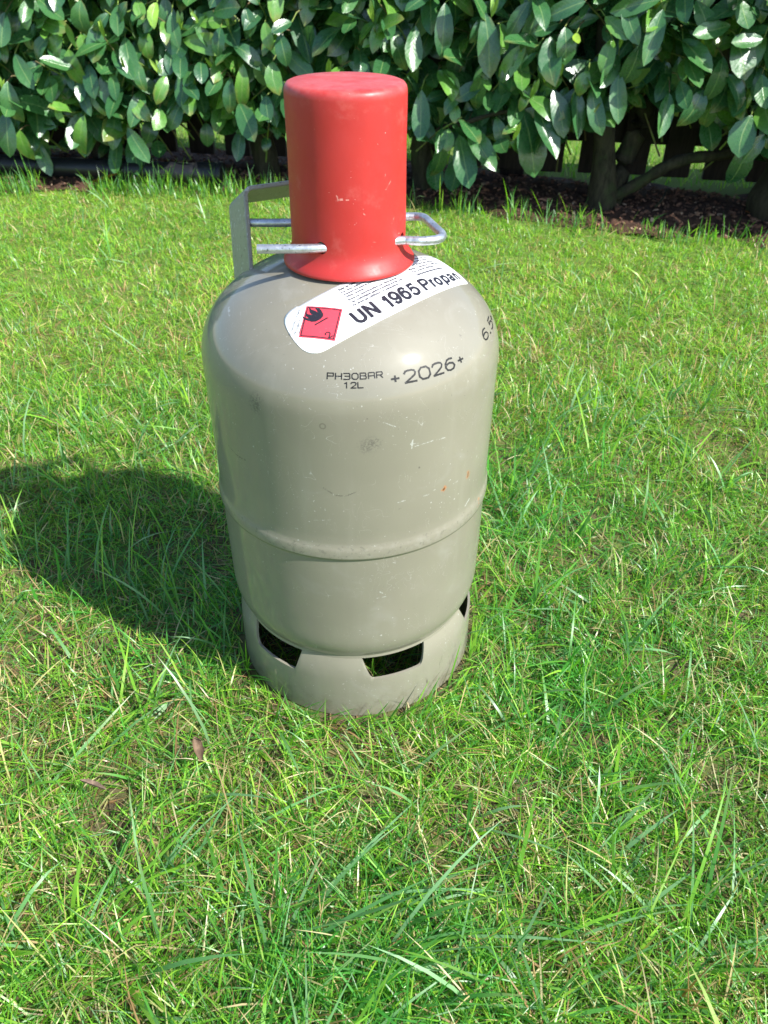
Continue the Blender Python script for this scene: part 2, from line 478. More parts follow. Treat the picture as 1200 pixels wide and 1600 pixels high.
# single tufts the photograph shows
for (cx, cy, n, sp, Lm, az, azs, lean) in (
        (-.27, .075, 9, .015, .085, 1.2, .8, .25), (-.315, .105, 8, .012, .080, 1.4, .7, .25), (-.19, .045, 12, .02, .080, 1.9, 1.2, .5),
        (-.15, .01, 26, .022, .060, 2.6, 1.3, .45), (-.135, -.03, 22, .02, .050, 3.0, 1.3, .4), (-.40, .14, 9, .02, .075, 1.5, 1.0, .35),
        (.225, .27, 30, .035, .085, .3, .9, .8), (.30, .33, 26, .04, .085, .4, 1.0, .8), (.20, .20, 24, .03, .07, 0.6, 1.2, .8), (.36, .42, 18, .03, .08, .2, 1.0, .9),
        (.12, -.02, 20, .02, .045, .2, 1.6, .6), (.02, -.30, 34, .02, .095, .1, .35, 1.15), (-.06, -.31, 26, .02, .09, .2, .5, 1.1), (.10, -.35, 22, .03, .10, .3, .5, 1.05),
        (-.02, -.40, 26, .03, .09, .4, .7, 1.0), (.19, -.08, 26, .03, .07, 3.6, 1.2, .9), (.23, -.02, 26, .03, .07, 3.0, 1.4, .9), (-.16, -.25, 14, .02, .085, 1.2, .6, .7),
        (-.25, -.12, 12, .03, .09, .8, .5, .9), (.27, -.30, 20, .03, .09, .8, .8, .8)):
    tuft(cx, cy, n, sp, Lm, az, azs, lean, blue=.55 if cy < .15 else .3)
# blades that lean over the foot of the ring and stand inside it
for (cx, cy, n, az, Lm) in ((.052, -.118, 16, .6, .040), (-.07, -.110, 18, 1.2, .04), (.012, -.124, 18, .5, .028), (-.03, -.122, 16, .5, .03), (.09, -.095, 14, 1.8, .035), (-.11, -.06, 20, 1.0, .045), (.115, -.04, 16, 1.0, .035)):
    x = cx + rng.normal(0, .012, n); y = cy + rng.normal(0, .006, n)
    rr = np.hypot(x, y); k = np.maximum(1, .120/rr); x *= k; y *= k
    ta = np.arctan2(y, x) + np.pi/2 + rng.normal(0, .3, n)
    V, C_, Q, T = blades(x, y, rng.normal(Lm, .01, n).clip(.015, .07), rng.uniform(.0012, .0024, n), ta, np.abs(rng.normal(.7, .2, n)), rng.normal(.2, .2, n), G_GREEN[rng.integers(0, 5, n)], 5)
    add(V, C_, Q, T, (np.hypot(V[..., 0], V[..., 1]) > .1155).all(1))
ni = 420
a = rng.uniform(0, 2*np.pi, ni); rr = .100*np.sqrt(rng.random(ni))
V, C_, Q, T = blades(rr*np.cos(a), rr*np.sin(a), rng.uniform(.02, .06, ni), rng.uniform(.001, .0024, ni), rng.uniform(0, 6.28, ni), rng.uniform(.2, 1.0, ni), rng.normal(.4, .4, ni), G_GREEN[rng.integers(0, 5, ni)], 4)
zr = np.hypot(V[..., 0], V[..., 1])
add(V, C_, Q, T, ((zr < .107) & (V[..., 2] < .098-.072*np.sqrt(np.clip(1-(zr/RB)**2, 0, 1))-.003)).all(1))
# the lawn goes on to either side of what the photograph frames
nw = 46000
y = rng.uniform(-.75, 1.75, nw); x = rng.choice([-1, 1], nw)*(.34 + .50*(y.clip(-.55)+.55) + .75*rng.random(nw)**1.2)
ok = y < lawn_edge(x) + .02*np.sin(x*9)
x = x[ok]; y = y[ok]; nw = len(x)
c = G_GREEN[rng.integers(0, 5, nw)]*rng.uniform(.75, 1.25, (nw, 1)); dr = rng.random(nw) < .2
c = np.where(dr[:, None], G_DRY[rng.integers(0, 5, nw)], c)
add(*blades(x, y, rng.uniform(.015, .05, nw), rng.uniform(.0014, .0030, nw), rng.uniform(0, 6.28, nw), rng.normal(.8, .4, nw).clip(0, 1.5), rng.normal(.6, .4, nw), c, 3))
# lawn beyond the bed
x = rng.uniform(-3.2, 3.6, 26000); y = bed_y(x) + BW - .03 + rng.beta(1, 1.6, 26000)*1.8
c = G_GREEN[rng.integers(0, 5, 26000)]*np.array([1.15, 1.02, 1])*rng.uniform(.75, 1.25, (26000, 1))
add(*blades(x, y, rng.uniform(.03, .07, 26000), rng.uniform(.002, .004, 26000), rng.uniform(0, 6.28, 26000), rng.uniform(.1, .9, 26000), rng.normal(.4, .3, 26000), c, 2))
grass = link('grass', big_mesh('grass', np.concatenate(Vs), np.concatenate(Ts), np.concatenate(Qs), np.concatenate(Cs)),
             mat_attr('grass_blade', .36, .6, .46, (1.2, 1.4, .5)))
tag(grass, 'short green lawn grass with dry thatch between the blades', kind='stuff')
print('grass verts', nv)

# ================================================================== GAS CYLINDER
def lathe(name, prof, seg=192, close=True, smooth_parts=True):
    """surface of revolution about z; profile = [(r, z)...], r = 0 ends become poles"""
    v = []; f = []; rows = []
    for (r, z) in prof:
        if r < 1e-6:
            rows.append([len(v)]); v.append((0, 0, z))
        else:
            rows.append(list(range(len(v), len(v)+seg)))
            v += [(r*math.cos(2*math.pi*i/seg), r*math.sin(2*math.pi*i/seg), z) for i in range(seg)]
    for a, b in zip(rows[:-1], rows[1:]):
        for i in range(seg):
            j = (i+1) % seg
            if len(a) == 1 and len(b) == 1: continue
            if len(a) == 1: f.append((a[0], b[j], b[i]))
            elif len(b) == 1: f.append((a[i], a[j], b[0]))
            else: f.append((a[i], a[j], b[j], b[i]))
    return pymesh(name, v, f)

def mat_paint(name, ring=False):
    N = NT(name)
    P = N.obj()
    big = N.noise(P, 9.0, 3, .6)
    col = N.mix(N.ramp(big, .3, .7), (.218, .202, .154), (.246, .228, .175))
    # dusty streaks running down and cloudy dulled patches
    st = N.n('ShaderNodeMapping'); st.inputs['Scale'].default_value = (1, 1, .12)
    N.put(st.inputs['Vector'], P)
    streak = N.noise(st.outputs[0], 60.0, 4, .6)
    col = N.mix(N.math('MULTIPLY', N.ramp(streak, .52, .78), .10), col, (.38, .375, .32))
    cloud = N.noise(P, 26.0, 5, .62, .6)
    col = N.mix(N.math('MULTIPLY', N.ramp(cloud, .56, .74), .16), col, (.40, .40, .37))
    # grime specks
    fine = N.noise(P, 520.0, 2, .5)
    patch = N.noise(P, 21.0, 3, .6)
    spk = N.math('MULTIPLY', N.ramp(fine, .69, .74), N.ramp(patch, .45, .62))
    col = N.mix(N.math('MULTIPLY', spk, .8), col, (.16, .15, .12))
    # light chips
    fine2 = N.noise(N.vmath('ADD', P, (3, 1, 2)), 430.0, 2, .5)
    spk2 = N.math('MULTIPLY', N.ramp(fine2, .69, .74), N.ramp(N.noise(N.vmath('ADD', P, (7, 3, 1)), 17.0, 3, .6), .44, .6))
    col = N.mix(N.math('MULTIPLY', spk2, .7), col, (.52, .52, .48))
    # long hairline scratches: thin level sets of a stretched noise, kept to patches
    hair = 0.0
    for k, (rot, sc, off) in enumerate((((.3, .5, .9), (3, 30, 8), (0, 0, 0)), ((1.2, .2, .4), (26, 4, 7), (5, 2, 1)))):
        mp = N.n('ShaderNodeMapping'); mp.inputs['Rotation'].default_value = rot; mp.inputs['Scale'].default_value = sc
        mp.inputs['Location'].default_value = off
        N.put(mp.inputs['Vector'], P)
        h = N.noise(mp.outputs[0], 6.0, 2, .5)
        line = N.ramp(N.math('ABSOLUTE', N.math('SUBTRACT', h, .5)), .0022, .0006)
        keep = N.ramp(N.noise(N.vmath('ADD', P, (k*5+1, 2, 9)), 28.0, 2, .5), .54, .62)
        hair = N.math('MAXIMUM', hair, N.math('MULTIPLY', line, keep))
    col = N.mix(N.math('MULTIPLY', hair, .5), col, (.50, .50, .46))
    wob = N.math('MULTIPLY', N.math('SUBTRACT', N.noise(P, 420.0, 4, .7), .5), .0075)
    wob2 = N.math('MULTIPLY', N.math('SUBTRACT', N.noise(P, 900.0, 3, .7), .5), .0022)
    bump = N.noise(P, 55.0, 2, .5)
    if not ring:
        black = [((.0091, -.1141, .2882), (.0135, -.1137, .2895), .0085), ((-.0664, -.0932, .3080), (-.065, -.0940, .3145), .0075)]
        m = 0.0
        for A, B, w in black: m = N.math('MAXIMUM', m, N.capsule(P, A, B, w, .9, wob))
        fleck = N.ramp(N.noise(P, 620.0, 4, .7), .44, .58)
        col = N.mix(N.math('MULTIPLY', N.math('MULTIPLY', m, fleck), .9), col, (.13, .12, .10))
        dark = [((-.0219, -.1124, .2527), (-.0135, -.1137, .2468), .0007), ((-.0135, -.1137, .2468), (-.0060, -.1143, .2462), .0008),
                ((-.0060, -.1143, .2462), (.002, -.1145, .2503), .0007), ((-.0928, -.0671, .2603), (-.0860, -.0757, .2570), .0006),
                ((-.0860, -.0757, .2570), (-.0794, -.0825, .2575), .0009), ((.0756, -.065, .345), (.0756, -.065, .3455), .0017),
                ((.0466, -.1046, .2629), (.0466, -.1046, .2632), .0010), ((.0097, -.1141, .3093), (.0100, -.1141, .3093), .0008),
                ((.0317, -.1100, .2300), (.0350, -.1091, .2312), .0005)]
        m = 0.0
        for A, B, w in dark: m = N.math('MAXIMUM', m, N.capsule(P, A, B, w, .6, wob2))
        col = N.mix(N.math('MULTIPLY', N.math('MULTIPLY', m, N.ramp(N.noise(P, 330.0, 3, .7), .42, .56)), .75), col, (.10, .09, .07))
        light = [((.0398, -.1073, .2848), (.0649, -.0943, .2812), .0007), ((.0411, -.1069, .2876), (.0406, -.1071, .281), .0009),
                 ((.0430, -.1061, .2822), (.0560, -.0999, .2826), .0005), ((.051, -.1025, .2362), (.0784, -.0834, .2353), .0008),
                 ((.0188, -.1129, .150), (.0230, -.1121, .1462), .0007), ((.0165, -.1133, .1435), (.0240, -.1120, .1440), .0005),
                 ((-.0860, -.0300, .3520), (-.0845, -.0390, .3510), .0016),
                 ((.0317, -.1100, .2365), (.0369, -.1084, .2369), .0006), ((.0878, -.0735, .2043), (.0912, -.0693, .2074), .0012),
                 ((.0200, -.1127, .3060), (.0290, -.1107, .3010), .0004), ((-.030, -.1105, .222), (-.018, -.113, .224), .0004)]
        m = 0.0
        for A, B, w in light: m = N.math('MAXIMUM', m, N.capsule(P, A, B, w, .7, wob2))
        brk = N.ramp(N.noise(P, 260.0, 3, .6), .40, .52)
        col = N.mix(N.math('MULTIPLY', N.math('MULTIPLY', m, brk), .6), col, (.52, .53, .50))
        # paint blister with a rim
        br = N.vmath('LENGTH', N.vmath('SUBTRACT', P, (-.0202, -.1127, .3036)))
        rim = N.ramp(N.math('ABSOLUTE', N.math('SUBTRACT', br, .0019)), .0008, .0002)
        col = N.mix(N.math('MULTIPLY', rim, .7), col, (.13, .12, .09))
        # rust
        rust = [((.0875, -.0738, .2330), (.0878, -.0735, .2360), .0034, .55), ((.0667, -.093, .2348), (.0672, -.0927, .2356), .0028, 1.0),
                ((.1005, -.0549, .1915), (.1009, -.0541, .1950), .0028, .6)]
        for A, B, w, k in rust:
            m = N.capsule(P, A, B, w, .8, wob)
            col = N.mix(N.math('MULTIPLY', m, k), col, (.42, .17, .06))
            m = N.capsule(P, A, B, w*.45, .6, wob2)
            col = N.mix(N.math('MULTIPLY', m, k*.9), col, (.10, .04, .02))
        # chafed weld bead: chips along its crest
        z = N.n('ShaderNodeSeparateXYZ'); N.put(z.inputs[0], P)
        zz = z.outputs[2]
        band = N.math('MULTIPLY', N.ramp(zz, .1868, .1885), N.ramp(zz, .2010, .1985))
        chip = N.ramp(N.noise(P, 170.0, 5, .7), .52, .60)
        chip2 = N.ramp(N.noise(N.vmath('ADD', P, (1, 1, 4)), 240.0, 5, .7), .57, .63)
        col = N.mix(N.math('MULTIPLY', N.math('MULTIPLY', band, chip), .08), col, (.42, .42, .38))
        col = N.mix(N.math('MULTIPLY', N.math('MULTIPLY', band, chip2), .5), col, (.13, .125, .095))
        line = N.math('MULTIPLY', N.ramp(zz, .1852, .1864), N.ramp(zz, .1884, .1872))  # shadow under the bead's lower edge, painted as a dark line
        col = N.mix(N.math('MULTIPLY', line, .55), col, (.12, .11, .08))
        bead = N.math('MULTIPLY', band, N.noise(P, 130.0, 4, .65))
        bump = N.math('ADD', N.math('MULTIPLY', bump, .35), bead)
    else:
        z = N.n('ShaderNodeSeparateXYZ'); N.put(z.inputs[0], P)
        zz = z.outputs[2]
        low = N.ramp(zz, .032, .004)
        dirt = N.ramp(N.noise(P, 95.0, 5, .68), .46, .64)
        col = N.mix(N.math('MULTIPLY', N.math('MULTIPLY', low, dirt), .75), col, (.17, .15, .105))
        mp = N.n('ShaderNodeMapping'); mp.inputs['Rotation'].default_value = (.2, .75, .2); mp.inputs['Scale'].default_value = (60, 60, 8)
        N.put(mp.inputs['Vector'], P)
        scr = N.ramp(N.noise(mp.outputs[0], 5.0, 3, .6), .63, .70)
        rightside = N.n('ShaderNodeSeparateXYZ'); N.put(rightside.inputs[0], P)
        msk = N.math('MULTIPLY', N.ramp(rightside.outputs[0], .02, .06), N.ramp(zz, .05, .02))
        col = N.mix(N.math('MULTIPLY', N.math('MULTIPLY', scr, msk), .8), col, (.09, .075, .055))
        for A, B, w in (((.0841, -.0776, .0232), (.064, -.0949, .0084), .0006), ((.088, -.073, .019), (.072, -.089, .004), .0005),
                        ((.093, -.066, .022), (.081, -.081, .010), .0005), ((.0468, -.1045, .0074), (.050, -.1030, .0150), .0006),
                        ((.060, -.0974, .016), (.068, -.092, .019), .0006), ((.020, -.1128, .003), (.026, -.1116, .010), .0005)):
            col = N.mix(N.math('MULTIPLY', N.capsule(P, A, B, w, .6, wob2), .8), col, (.07, .06, .05))
    rough = N.math('ADD', .46, N.math('MULTIPLY', N.ramp(cloud, .45, .75), .16))
    nrm = N.bump(bump, .16, .0012)
    return N.done(N.bsdf(col, N.math('ADD', rough, .08), 0, .35, nrm, coat=.75, coat_rough=.10))

paint = mat_paint('cylinder_paint')
paint_ring = mat_paint('foot_ring_paint', True)

cyl = empty('gas_cylinder')
tag(cyl, 'beige grey steel gas cylinder with hazard sticker standing on the lawn', 'gas cylinder')

prof = [(0, .026)]
for i in range(1, 26):
    a = math.pi/2*i/26
    prof.append((RB*math.sin(a)**(2/2.2), .098 - .072*math.cos(a)**(2/2.2)))
prof += [(RB, .100)] + [(RB, z) for z in (.12, .14, .16, .175, .184, .1862)]
prof += [(RB+.0013, .1864), (RB+.0018, .1869), (RB+.0019, .1880), (RB+.0018, .1915), (RB+.0015, .1945), (RB+.0010, .1965), (RB+.0004, .1980), (RB+.0002, .2000), (RB, .2012)]
prof += [(RB, z) for z in (.21, .23, .25, .27, .29, .300, .306)]
for i in range(1, 40):
    a = math.pi/2*i/40
    prof.append((RB*math.cos(a)**(2/NS), ZA + HS*math.sin(a)**(2/NS)))
prof += [(0, ZA+HS)]
link('body', lathe('body', prof, 256), paint, cyl, True)

# foot ring with cut-outs -------------------------------------------------
def foot_ring():
    zb, zj, zt = -.004, .066, .0705
    angs = set(np.round(np.arange(0, 360, 2.0), 3))
    holes = []
    for k in range(6):
        c = -72.0 + 60*k
        holes.append((c-16.2, c-12.0, c+12.2, c+15.2))
        for q in holes[-1]: angs.add(round(q % 360, 3))
    for h in holes:                        # rounded corners need a few extra columns
        for q, w in ((h[1], 1.2), (h[2], 1.2), (h[0], .6), (h[3], .6)):
            for d in (-w, -w/2, w/2, w): angs.add(round((q+d) % 360, 3))
    A = sorted(angs)
    def hz(a):
        for (t0, b0, b1, t1) in holes:
            x = ((a - t0 + 180) % 360) - 180 + t0
            if t0 <= x <= t1:
                z = np.interp(x, [t0, b0-.9, b0-.3, b0+.4, b0+1.3, b1-1.3, b1-.4, b1+.3, b1+.9, t1],
                              [zj, .0482, .0455, .0440, .0434, .0434, .0440, .0455, .0490, zj])
                return float(z)
        return zj
    def ro(z): return float(np.interp(z, [zb, 0, .03, .044, .051, .057, .062, zj, zt], [.1139, .1137, .1132, .1127, .1120, .1106, .1090, .1074, .1068]))
    v = []; f = []
    n = len(A)
    rows = 11
    for side in (0, 1):
        for a in A:
            ha = hz(a)
            zs = [zb, zb+.003, 0.008, .022, .034, .040] + [min(ha, q_) for q_ in (.0445, .051, .057, .062)] + [ha]
            for z in zs:
                r = ro(z) - (0.0026 if side else 0)
                if (z == ha and ha < zj) : r -= .0002 if not side else -.0002
                v.append((r*math.cos(R(a)), r*math.sin(R(a)), z))
    S = n*rows
    for i in range(n):
        j = (i+1) % n
        for k in range(rows-1):
            a, b, c, d = i*rows+k, j*rows+k, j*rows+k+1, i*rows+k+1
            f.append((a, b, c, d)); f.append((S+d, S+c, S+b, S+a))
        f.append((S+i*rows, S+j*rows, j*rows, i*rows))
        f.append((i*rows+10, j*rows+10, S+j*rows+10, S+i*rows+10))
    # collar that ties the ring to the shell, above the openings
    b0 = len(v)
    for a in A:
        for r, z in ((ro(zj), zj+.0002), (ro(zt), zt), (ro(zt)-.002, zt+.0006), (.1040, zj+.001)):
            v.append((r*math.cos(R(a)), r*math.sin(R(a)), z))
    for i in range(n):
        j = (i+1) % n
        for k in range(4):
            l = (k+1) % 4
            f.append((b0+i*4+k, b0+j*4+k, b0+j*4+l, b0+i*4+l))
    me = pymesh('foot_ring', v, f)
    bm = bmesh.new(); bm.from_mesh(me); bmesh.ops.recalc_face_normals(bm, faces=bm.faces)
    bm.to_mesh(me); bm.free()
    return me
ring = link('foot_ring', foot_ring(), paint_ring, cyl)
for p_ in ring.data.polygons: p_.use_smooth = True
ring.data.set_sharp_from_angle(angle=R(40))

# carrying handle: one bent steel strap ------------------------------------
PA = Vector((-.0748, .0147, .3628)); CA = Vector((-.0771, .0444, .415))
nW = Vector((.453, -.717, .5)).normalized(); WS = .035
bD = Vector((.894, .447, 0)).normalized(); TS = .0034; LB = .094
def handle_mesh():
    c0 = PA - nW*WS/2; c1 = CA - nW*WS/2
    ld = (c1-c0).normalized()
    base = c0 - ld*.014
    pts = []
    rad = .0062
    c2 = c1 + bD*LB; end = c2 - (c1-base)
    pts += [base, c0 + ld*.02]
    for i in range(8):
        a = math.pi/2*i/7
        ctr = c1 - ld*rad + bD*rad
        pts.append(ctr - bD*rad*math.cos(a) + ld*rad*math.sin(a))
    for i in range(8):
        a = math.pi/2*i/7
        ctr = c2 - ld*rad - bD*rad
        pts.append(ctr + bD*rad*math.sin(a) + ld*rad*math.cos(a))
    pts.append(end)
    v = []; f = []
    m = len(pts)
    ch = .0007
    for i, p_ in enumerate(pts):
        t = (pts[min(i+1, m-1)] - pts[max(i-1, 0)]).normalized()
        outn = t.cross(nW).normalized()
        if outn.dot((p_ - (c1+bD*LB/2 - ld*.03))) < 0: outn = -outn
        for (w, o) in ((-WS/2+ch, 0), (WS/2-ch, 0), (WS/2, -ch), (WS/2, -TS+ch), (WS/2-ch, -TS), (-WS/2+ch, -TS), (-WS/2, -TS+ch), (-WS/2, -ch)):
            v.append(p_ + nW*w + outn*o)
    for i in range(m-1):
        for k in range(8):
            l = (k+1) % 8
            f.append((i*8+k, i*8+l, (i+1)*8+l, (i+1)*8+k))
    f.append(tuple(range(8))); f.append(tuple((m-1)*8+k for k in range(7, -1, -1)))
    me = pymesh('handle', v, f)
    bm = bmesh.new(); bm.from_mesh(me); bmesh.ops.recalc_face_normals(bm, faces=bm.faces); bm.to_mesh(me); bm.free()
    return me
hd = link('handle', handle_mesh(), None, cyl, True)
hd.data.set_sharp_from_angle(angle=R(32))
NH = NT('handle_paint')
P = NH.obj()
c = NH.mix(NH.ramp(NH.noise(P, 30, 4, .6), .35, .7), (.30, .295, .235), (.36, .35, .28))
c = NH.mix(NH.math('MULTIPLY', NH.ramp(NH.noise(P, 330, 4, .7), .58, .66), .7), c, (.11, .10, .09))
c = NH.mix(NH.math('MULTIPLY', NH.ramp(NH.noise(NH.vmath('ADD', P, (2, 2, 2)), 260, 4, .7), .60, .66), .7), c, (.62, .63, .62))
hd.data.materials.append(NH.done(NH.bsdf(c, .42, 0, .5, NH.bump(NH.noise(P, 160, 3, .6), .25, .001), coat=.15)))

# sticker ---------------------------------------------------------------------
lab = empty('label'); lab.parent = cyl
NL = NT('sticker_white'); P = NL.obj()
c = NL.mix(NL.math('MULTIPLY', NL.ramp(NL.noise(P, 120, 5, .7), .55, .72), .35), (.83, .84, .83), (.60, .62, .62))
c = NL.mix(NL.math('MULTIPLY', NL.ramp(NL.noise(P, 600, 3, .6), .67, .72), .5), c, (.40, .40, .40))
m_white = NL.done(NL.bsdf(c, .42, 0, .4, NL.bump(NL.noise(P, 70, 4, .6), .22, .0012)))
def ink(name, col, wear=.5):
    N = NT(name); P = N.obj()
    w = N.ramp(N.noise(P, 700, 4, .7), .60, .68)
    return N.done(N.bsdf(N.mix(N.math('MULTIPLY', w, wear), col, tuple(min(1, x*2+.25) for x in col)), .5, 0, .3))
m_black = ink('print_black', (.020, .020, .030), .35)
m_red = ink('print_red', (.80, .062, .090), .10)
m_grey = ink('print_grey', (.075, .08, .10), .2)
m_ink = ink('inkjet_black', (.012, .012, .012), .45)
UB = [(-63.1, 13), (-63, 8.7), (-61.9, 5.2), (-60.4, 3.1), (-58.2, 1.4), (-55.5, .4), (-52, 0), (99, 0), (101.5, 1.5), (102.5, 5)]
UT = [(-63.1, 13), (-62.6, 18.6), (-61.4, 25), (-59.5, 31.6), (-57.5, 36.5), (-55.0, 40.2), (-52, 42.6), (-48, 43.9), (-43, 43.9), (-42.2, 42.9), (99, 43.2), (101.5, 42), (102.5, 38)]
us = sorted(set([q[0] for q in UB] + [q[0] for q in UT] + list(np.arange(-60, 101, 2.0))))
v = []; f = []; rows = 16
for off in (.00032, -.0002):
    for u in us:
        vb = np.interp(u, [q[0] for q in UB], [q[1] for q in UB]); vt = np.interp(u, [q[0] for q in UT], [q[1] for q in UT])
        for k in range(rows):
            v.append(sticker(u, vb + (vt-vb)*k/(rows-1), off))
n = len(us); S = n*rows
for i in range(n-1):
    for k in range(rows-1):
        a, b, c_, d = i*rows+k, (i+1)*rows+k, (i+1)*rows+k+1, i*rows+k+1
        f.append((a, b, c_, d))
    f.append((i*rows, S+i*rows, S+(i+1)*rows, (i+1)*rows))
    f.append((i*rows+rows-1, (i+1)*rows+rows-1, S+(i+1)*rows+rows-1, S+i*rows+rows-1))
for k in range(rows-1):
    f.append((k, k+1, S+k+1, S+k)); q = (n-1)*rows; f.append((q+k, S+q+k, S+q+k+1, q+k+1))
link('backing', pymesh('backing', v, f), m_white, lab, True)

def cut_fine(bm, maxlen):
    for _ in range(6):
        long = [e for e in bm.edges if e.calc_length() > maxlen]
        if not long: break
        bmesh.ops.subdivide_edges(bm, edges=long, cuts=1)
        bmesh.ops.triangulate(bm, faces=[fa for fa in bm.faces if len(fa.verts) > 3])

def warp(bm, fn, off):
    co = np.array([vv.co[:] for vv in bm.verts])
    P = fn(co[:, 0], co[:, 1], off)
    for vv, p_ in zip(bm.verts, P): vv.co = p_

def text_bm(s, bold=0.0, spacing=1.0):
    """flat text mesh in a unit-size frame"""
    cu = bpy.data.curves.new('lettering', 'FONT')
    cu.body = s; cu.size = 1.0; cu.offset = bold; cu.space_character = spacing; cu.fill_mode = 'FRONT'
    cu.resolution_u = 4
    o = bpy.data.objects.new('lettering', cu); COL.objects.link(o)
    dg = bpy.context.evaluated_depsgraph_get(); dg.update()
    me = bpy.data.meshes.new_from_object(o.evaluated_get(dg))
    bpy.data.objects.remove(o)
    bm = bmesh.new(); bm.from_mesh(me); bpy.data.meshes.remove(me); bpy.data.curves.remove(cu)
    return bm

def put_text(name, items, mat, parent, off=.0005, maxlen=2.5, fn=sticker):
    """items: (string, u0, u1, v0, v1, bold, angle) -> one part"""
    out = bmesh.new()
    for (s, u0, u1, v0, v1, bold, ang, capref) in items:
        bm = text_bm(s, bold)
        co = np.array([vv.co[:] for vv in bm.verts])
        x0, x1 = co[:, 0].min(), co[:, 0].max()
        ref = .729                                  # cap height of the built-in face
        w, h = u1-u0, v1-v0
        for vv in bm.verts:
            x = (vv.co.x-x0)/(x1-x0)*w; y = vv.co.y/ref*h
            ca, sa = math.cos(R(ang)), math.sin(R(ang))
            vv.co = (u0 + x*ca - y*sa, v0 + x*sa + y*ca, 0)
        bmesh.ops.triangulate(bm, faces=bm.faces[:])
        cut_fine(bm, maxlen)
        warp(bm, fn, off)
        me = bpy.data.meshes.new('t'); bm.to_mesh(me); bm.free(); out.from_mesh(me); bpy.data.meshes.remove(me)
    me = bpy.data.meshes.new(name); out.to_mesh(me); out.free()
    return link(name, me, mat, parent)

def arc(cx, cy, rx, ry, a0, a1, n=10):
    return [(cx+rx*math.cos(R(a0+(a1-a0)*k/n)), cy+ry*math.sin(R(a0+(a1-a0)*k/n))) for k in range(n+1)]
def headline():
    """bold grotesque letters drawn as thick strokes; unit box, height 1, t = stroke inset"""
    G = {'U': ([(0, 1), (0, .3)] + arc(.5, .3, .5, .3, 180, 360)[1:] + [(1, 1)],), 'N': ([(0, -.07), (0, 1.07)], [(0, 1), (1, 0)], [(1, -.07), (1, 1.07)]),
         '1': ([(.72, -.07), (.72, 1.0)], [(.0, .70), (.35, .72), (.66, .98)]),
         '9': (arc(.5, .68, .5, .32, 0, 360, 16), [(1, .68)] + arc(.5, .5, .5, .5, 0, -90, 8)[1:] + [(.25, .03), (.05, .2)]),
         '6': (arc(.5, .32, .5, .32, 0, 360, 16), [(0, .32)] + arc(.5, .5, .5, .5, 180, 90, 8)[1:] + [(.75, .97), (.95, .8)]),
         '5': ([(.95, 1), (.18, 1), (.06, .52)] + arc(.47, .33, .53, .33, 130, -160, 14),),
         'P': ([(0, -.07), (0, 1.0)], [(-.07, 1), (.6, 1)] + arc(.6, .74, .4, .26, 90, -90, 8)[1:] + [(0, .48)]),
         'r': ([(0, -.07), (0, .74)], [(0, .40), (.3, .63), (.85, .68)]), 'o': (arc(.5, .33, .5, .34, 0, 360, 16),),
         'p': ([(0, -.34), (0, .74)], arc(.5, .33, .5, .34, 0, 360, 16)),
         'a': ([(.04, .50)] + arc(.46, .45, .44, .22, 150, 0, 8) + [(.9, -.06)], [(.9, .36), (.35, .32)] + arc(.35, .16, .33, .16, 90, 270, 8)[1:] + [(.6, .03), (.9, .18)]),
         'n': ([(0, -.07), (0, .74)], [(0, .38)] + arc(.5, .38, .5, .29, 180, 0, 8)[1:] + [(1, -.07)])}
    lay = [('U', -22.2, -15.6, 5.4, 15.9), ('N', -11.8, -5.0, 5.4, 15.9), ('1', 3.6, 7.4, 5.4, 16.0), ('9', 10.2, 16.2, 5.6, 15.8), ('6', 19.2, 25.2, 5.6, 15.8), ('5', 28.6, 34.8, 5.6, 15.6),
           ('P', 41.6, 48.4, 5.6, 15.6), ('r', 52.0, 55.2, 5.6, 15.6), ('o', 57.2, 62.8, 5.6, 15.6), ('p', 67.2, 73.6, 5.6, 15.6), ('a', 77.0, 83.0, 5.6, 15.6), ('n', 87.4, 92.4, 5.6, 15.6)]
    bm = bmesh.new()
    for ch, u0, u1, v0, v1 in lay:
        lw = 2.5 if u0 < 40 else 2.4
        for path in G[ch]:
            pts = [np.array([u0+(u1-u0)*x, v0+(v1-v0)*y]) for x, y in path]
            closed = np.hypot(*(pts[0]-pts[-1])) < .05
            L_ = []; R_ = []
            for k, q in enumerate(pts):
                a = pts[k-1] if k > 0 else (pts[-2] if closed else None)
                b = pts[k+1] if k < len(pts)-1 else (pts[1] if closed else None)
                d1 = None if a is None else (q-a)/np.hypot(*(q-a)); d2 = None if b is None else (b-q)/np.hypot(*(b-q))
                d = d2 if d1 is None else d1 if d2 is None else d1+d2
                d = d/np.hypot(*d); nn = np.array([-d[1], d[0]])
                m = 1.0 if d1 is None or d2 is None else min(1.9, 1/max(.4, nn @ np.array([-d1[1], d1[0]])))
                L_.append(q+nn*lw/2*m); R_.append(q-nn*lw/2*m)
            vl = [bm.verts.new((x, y, 0)) for x, y in L_]; vr = [bm.verts.new((x, y, 0)) for x, y in R_]
            for k in range(len(pts)-1):
                bm.faces.new((vl[k], vr[k], vr[k+1], vl[k+1]))
    bmesh.ops.triangulate(bm, faces=bm.faces[:]); cut_fine(bm, 2.5); warp(bm, sticker, .0006)
    me = bpy.data.meshes.new('headline'); bm.to_mesh(me); bm.free(); link('headline', me, m_black, lab)
headline()
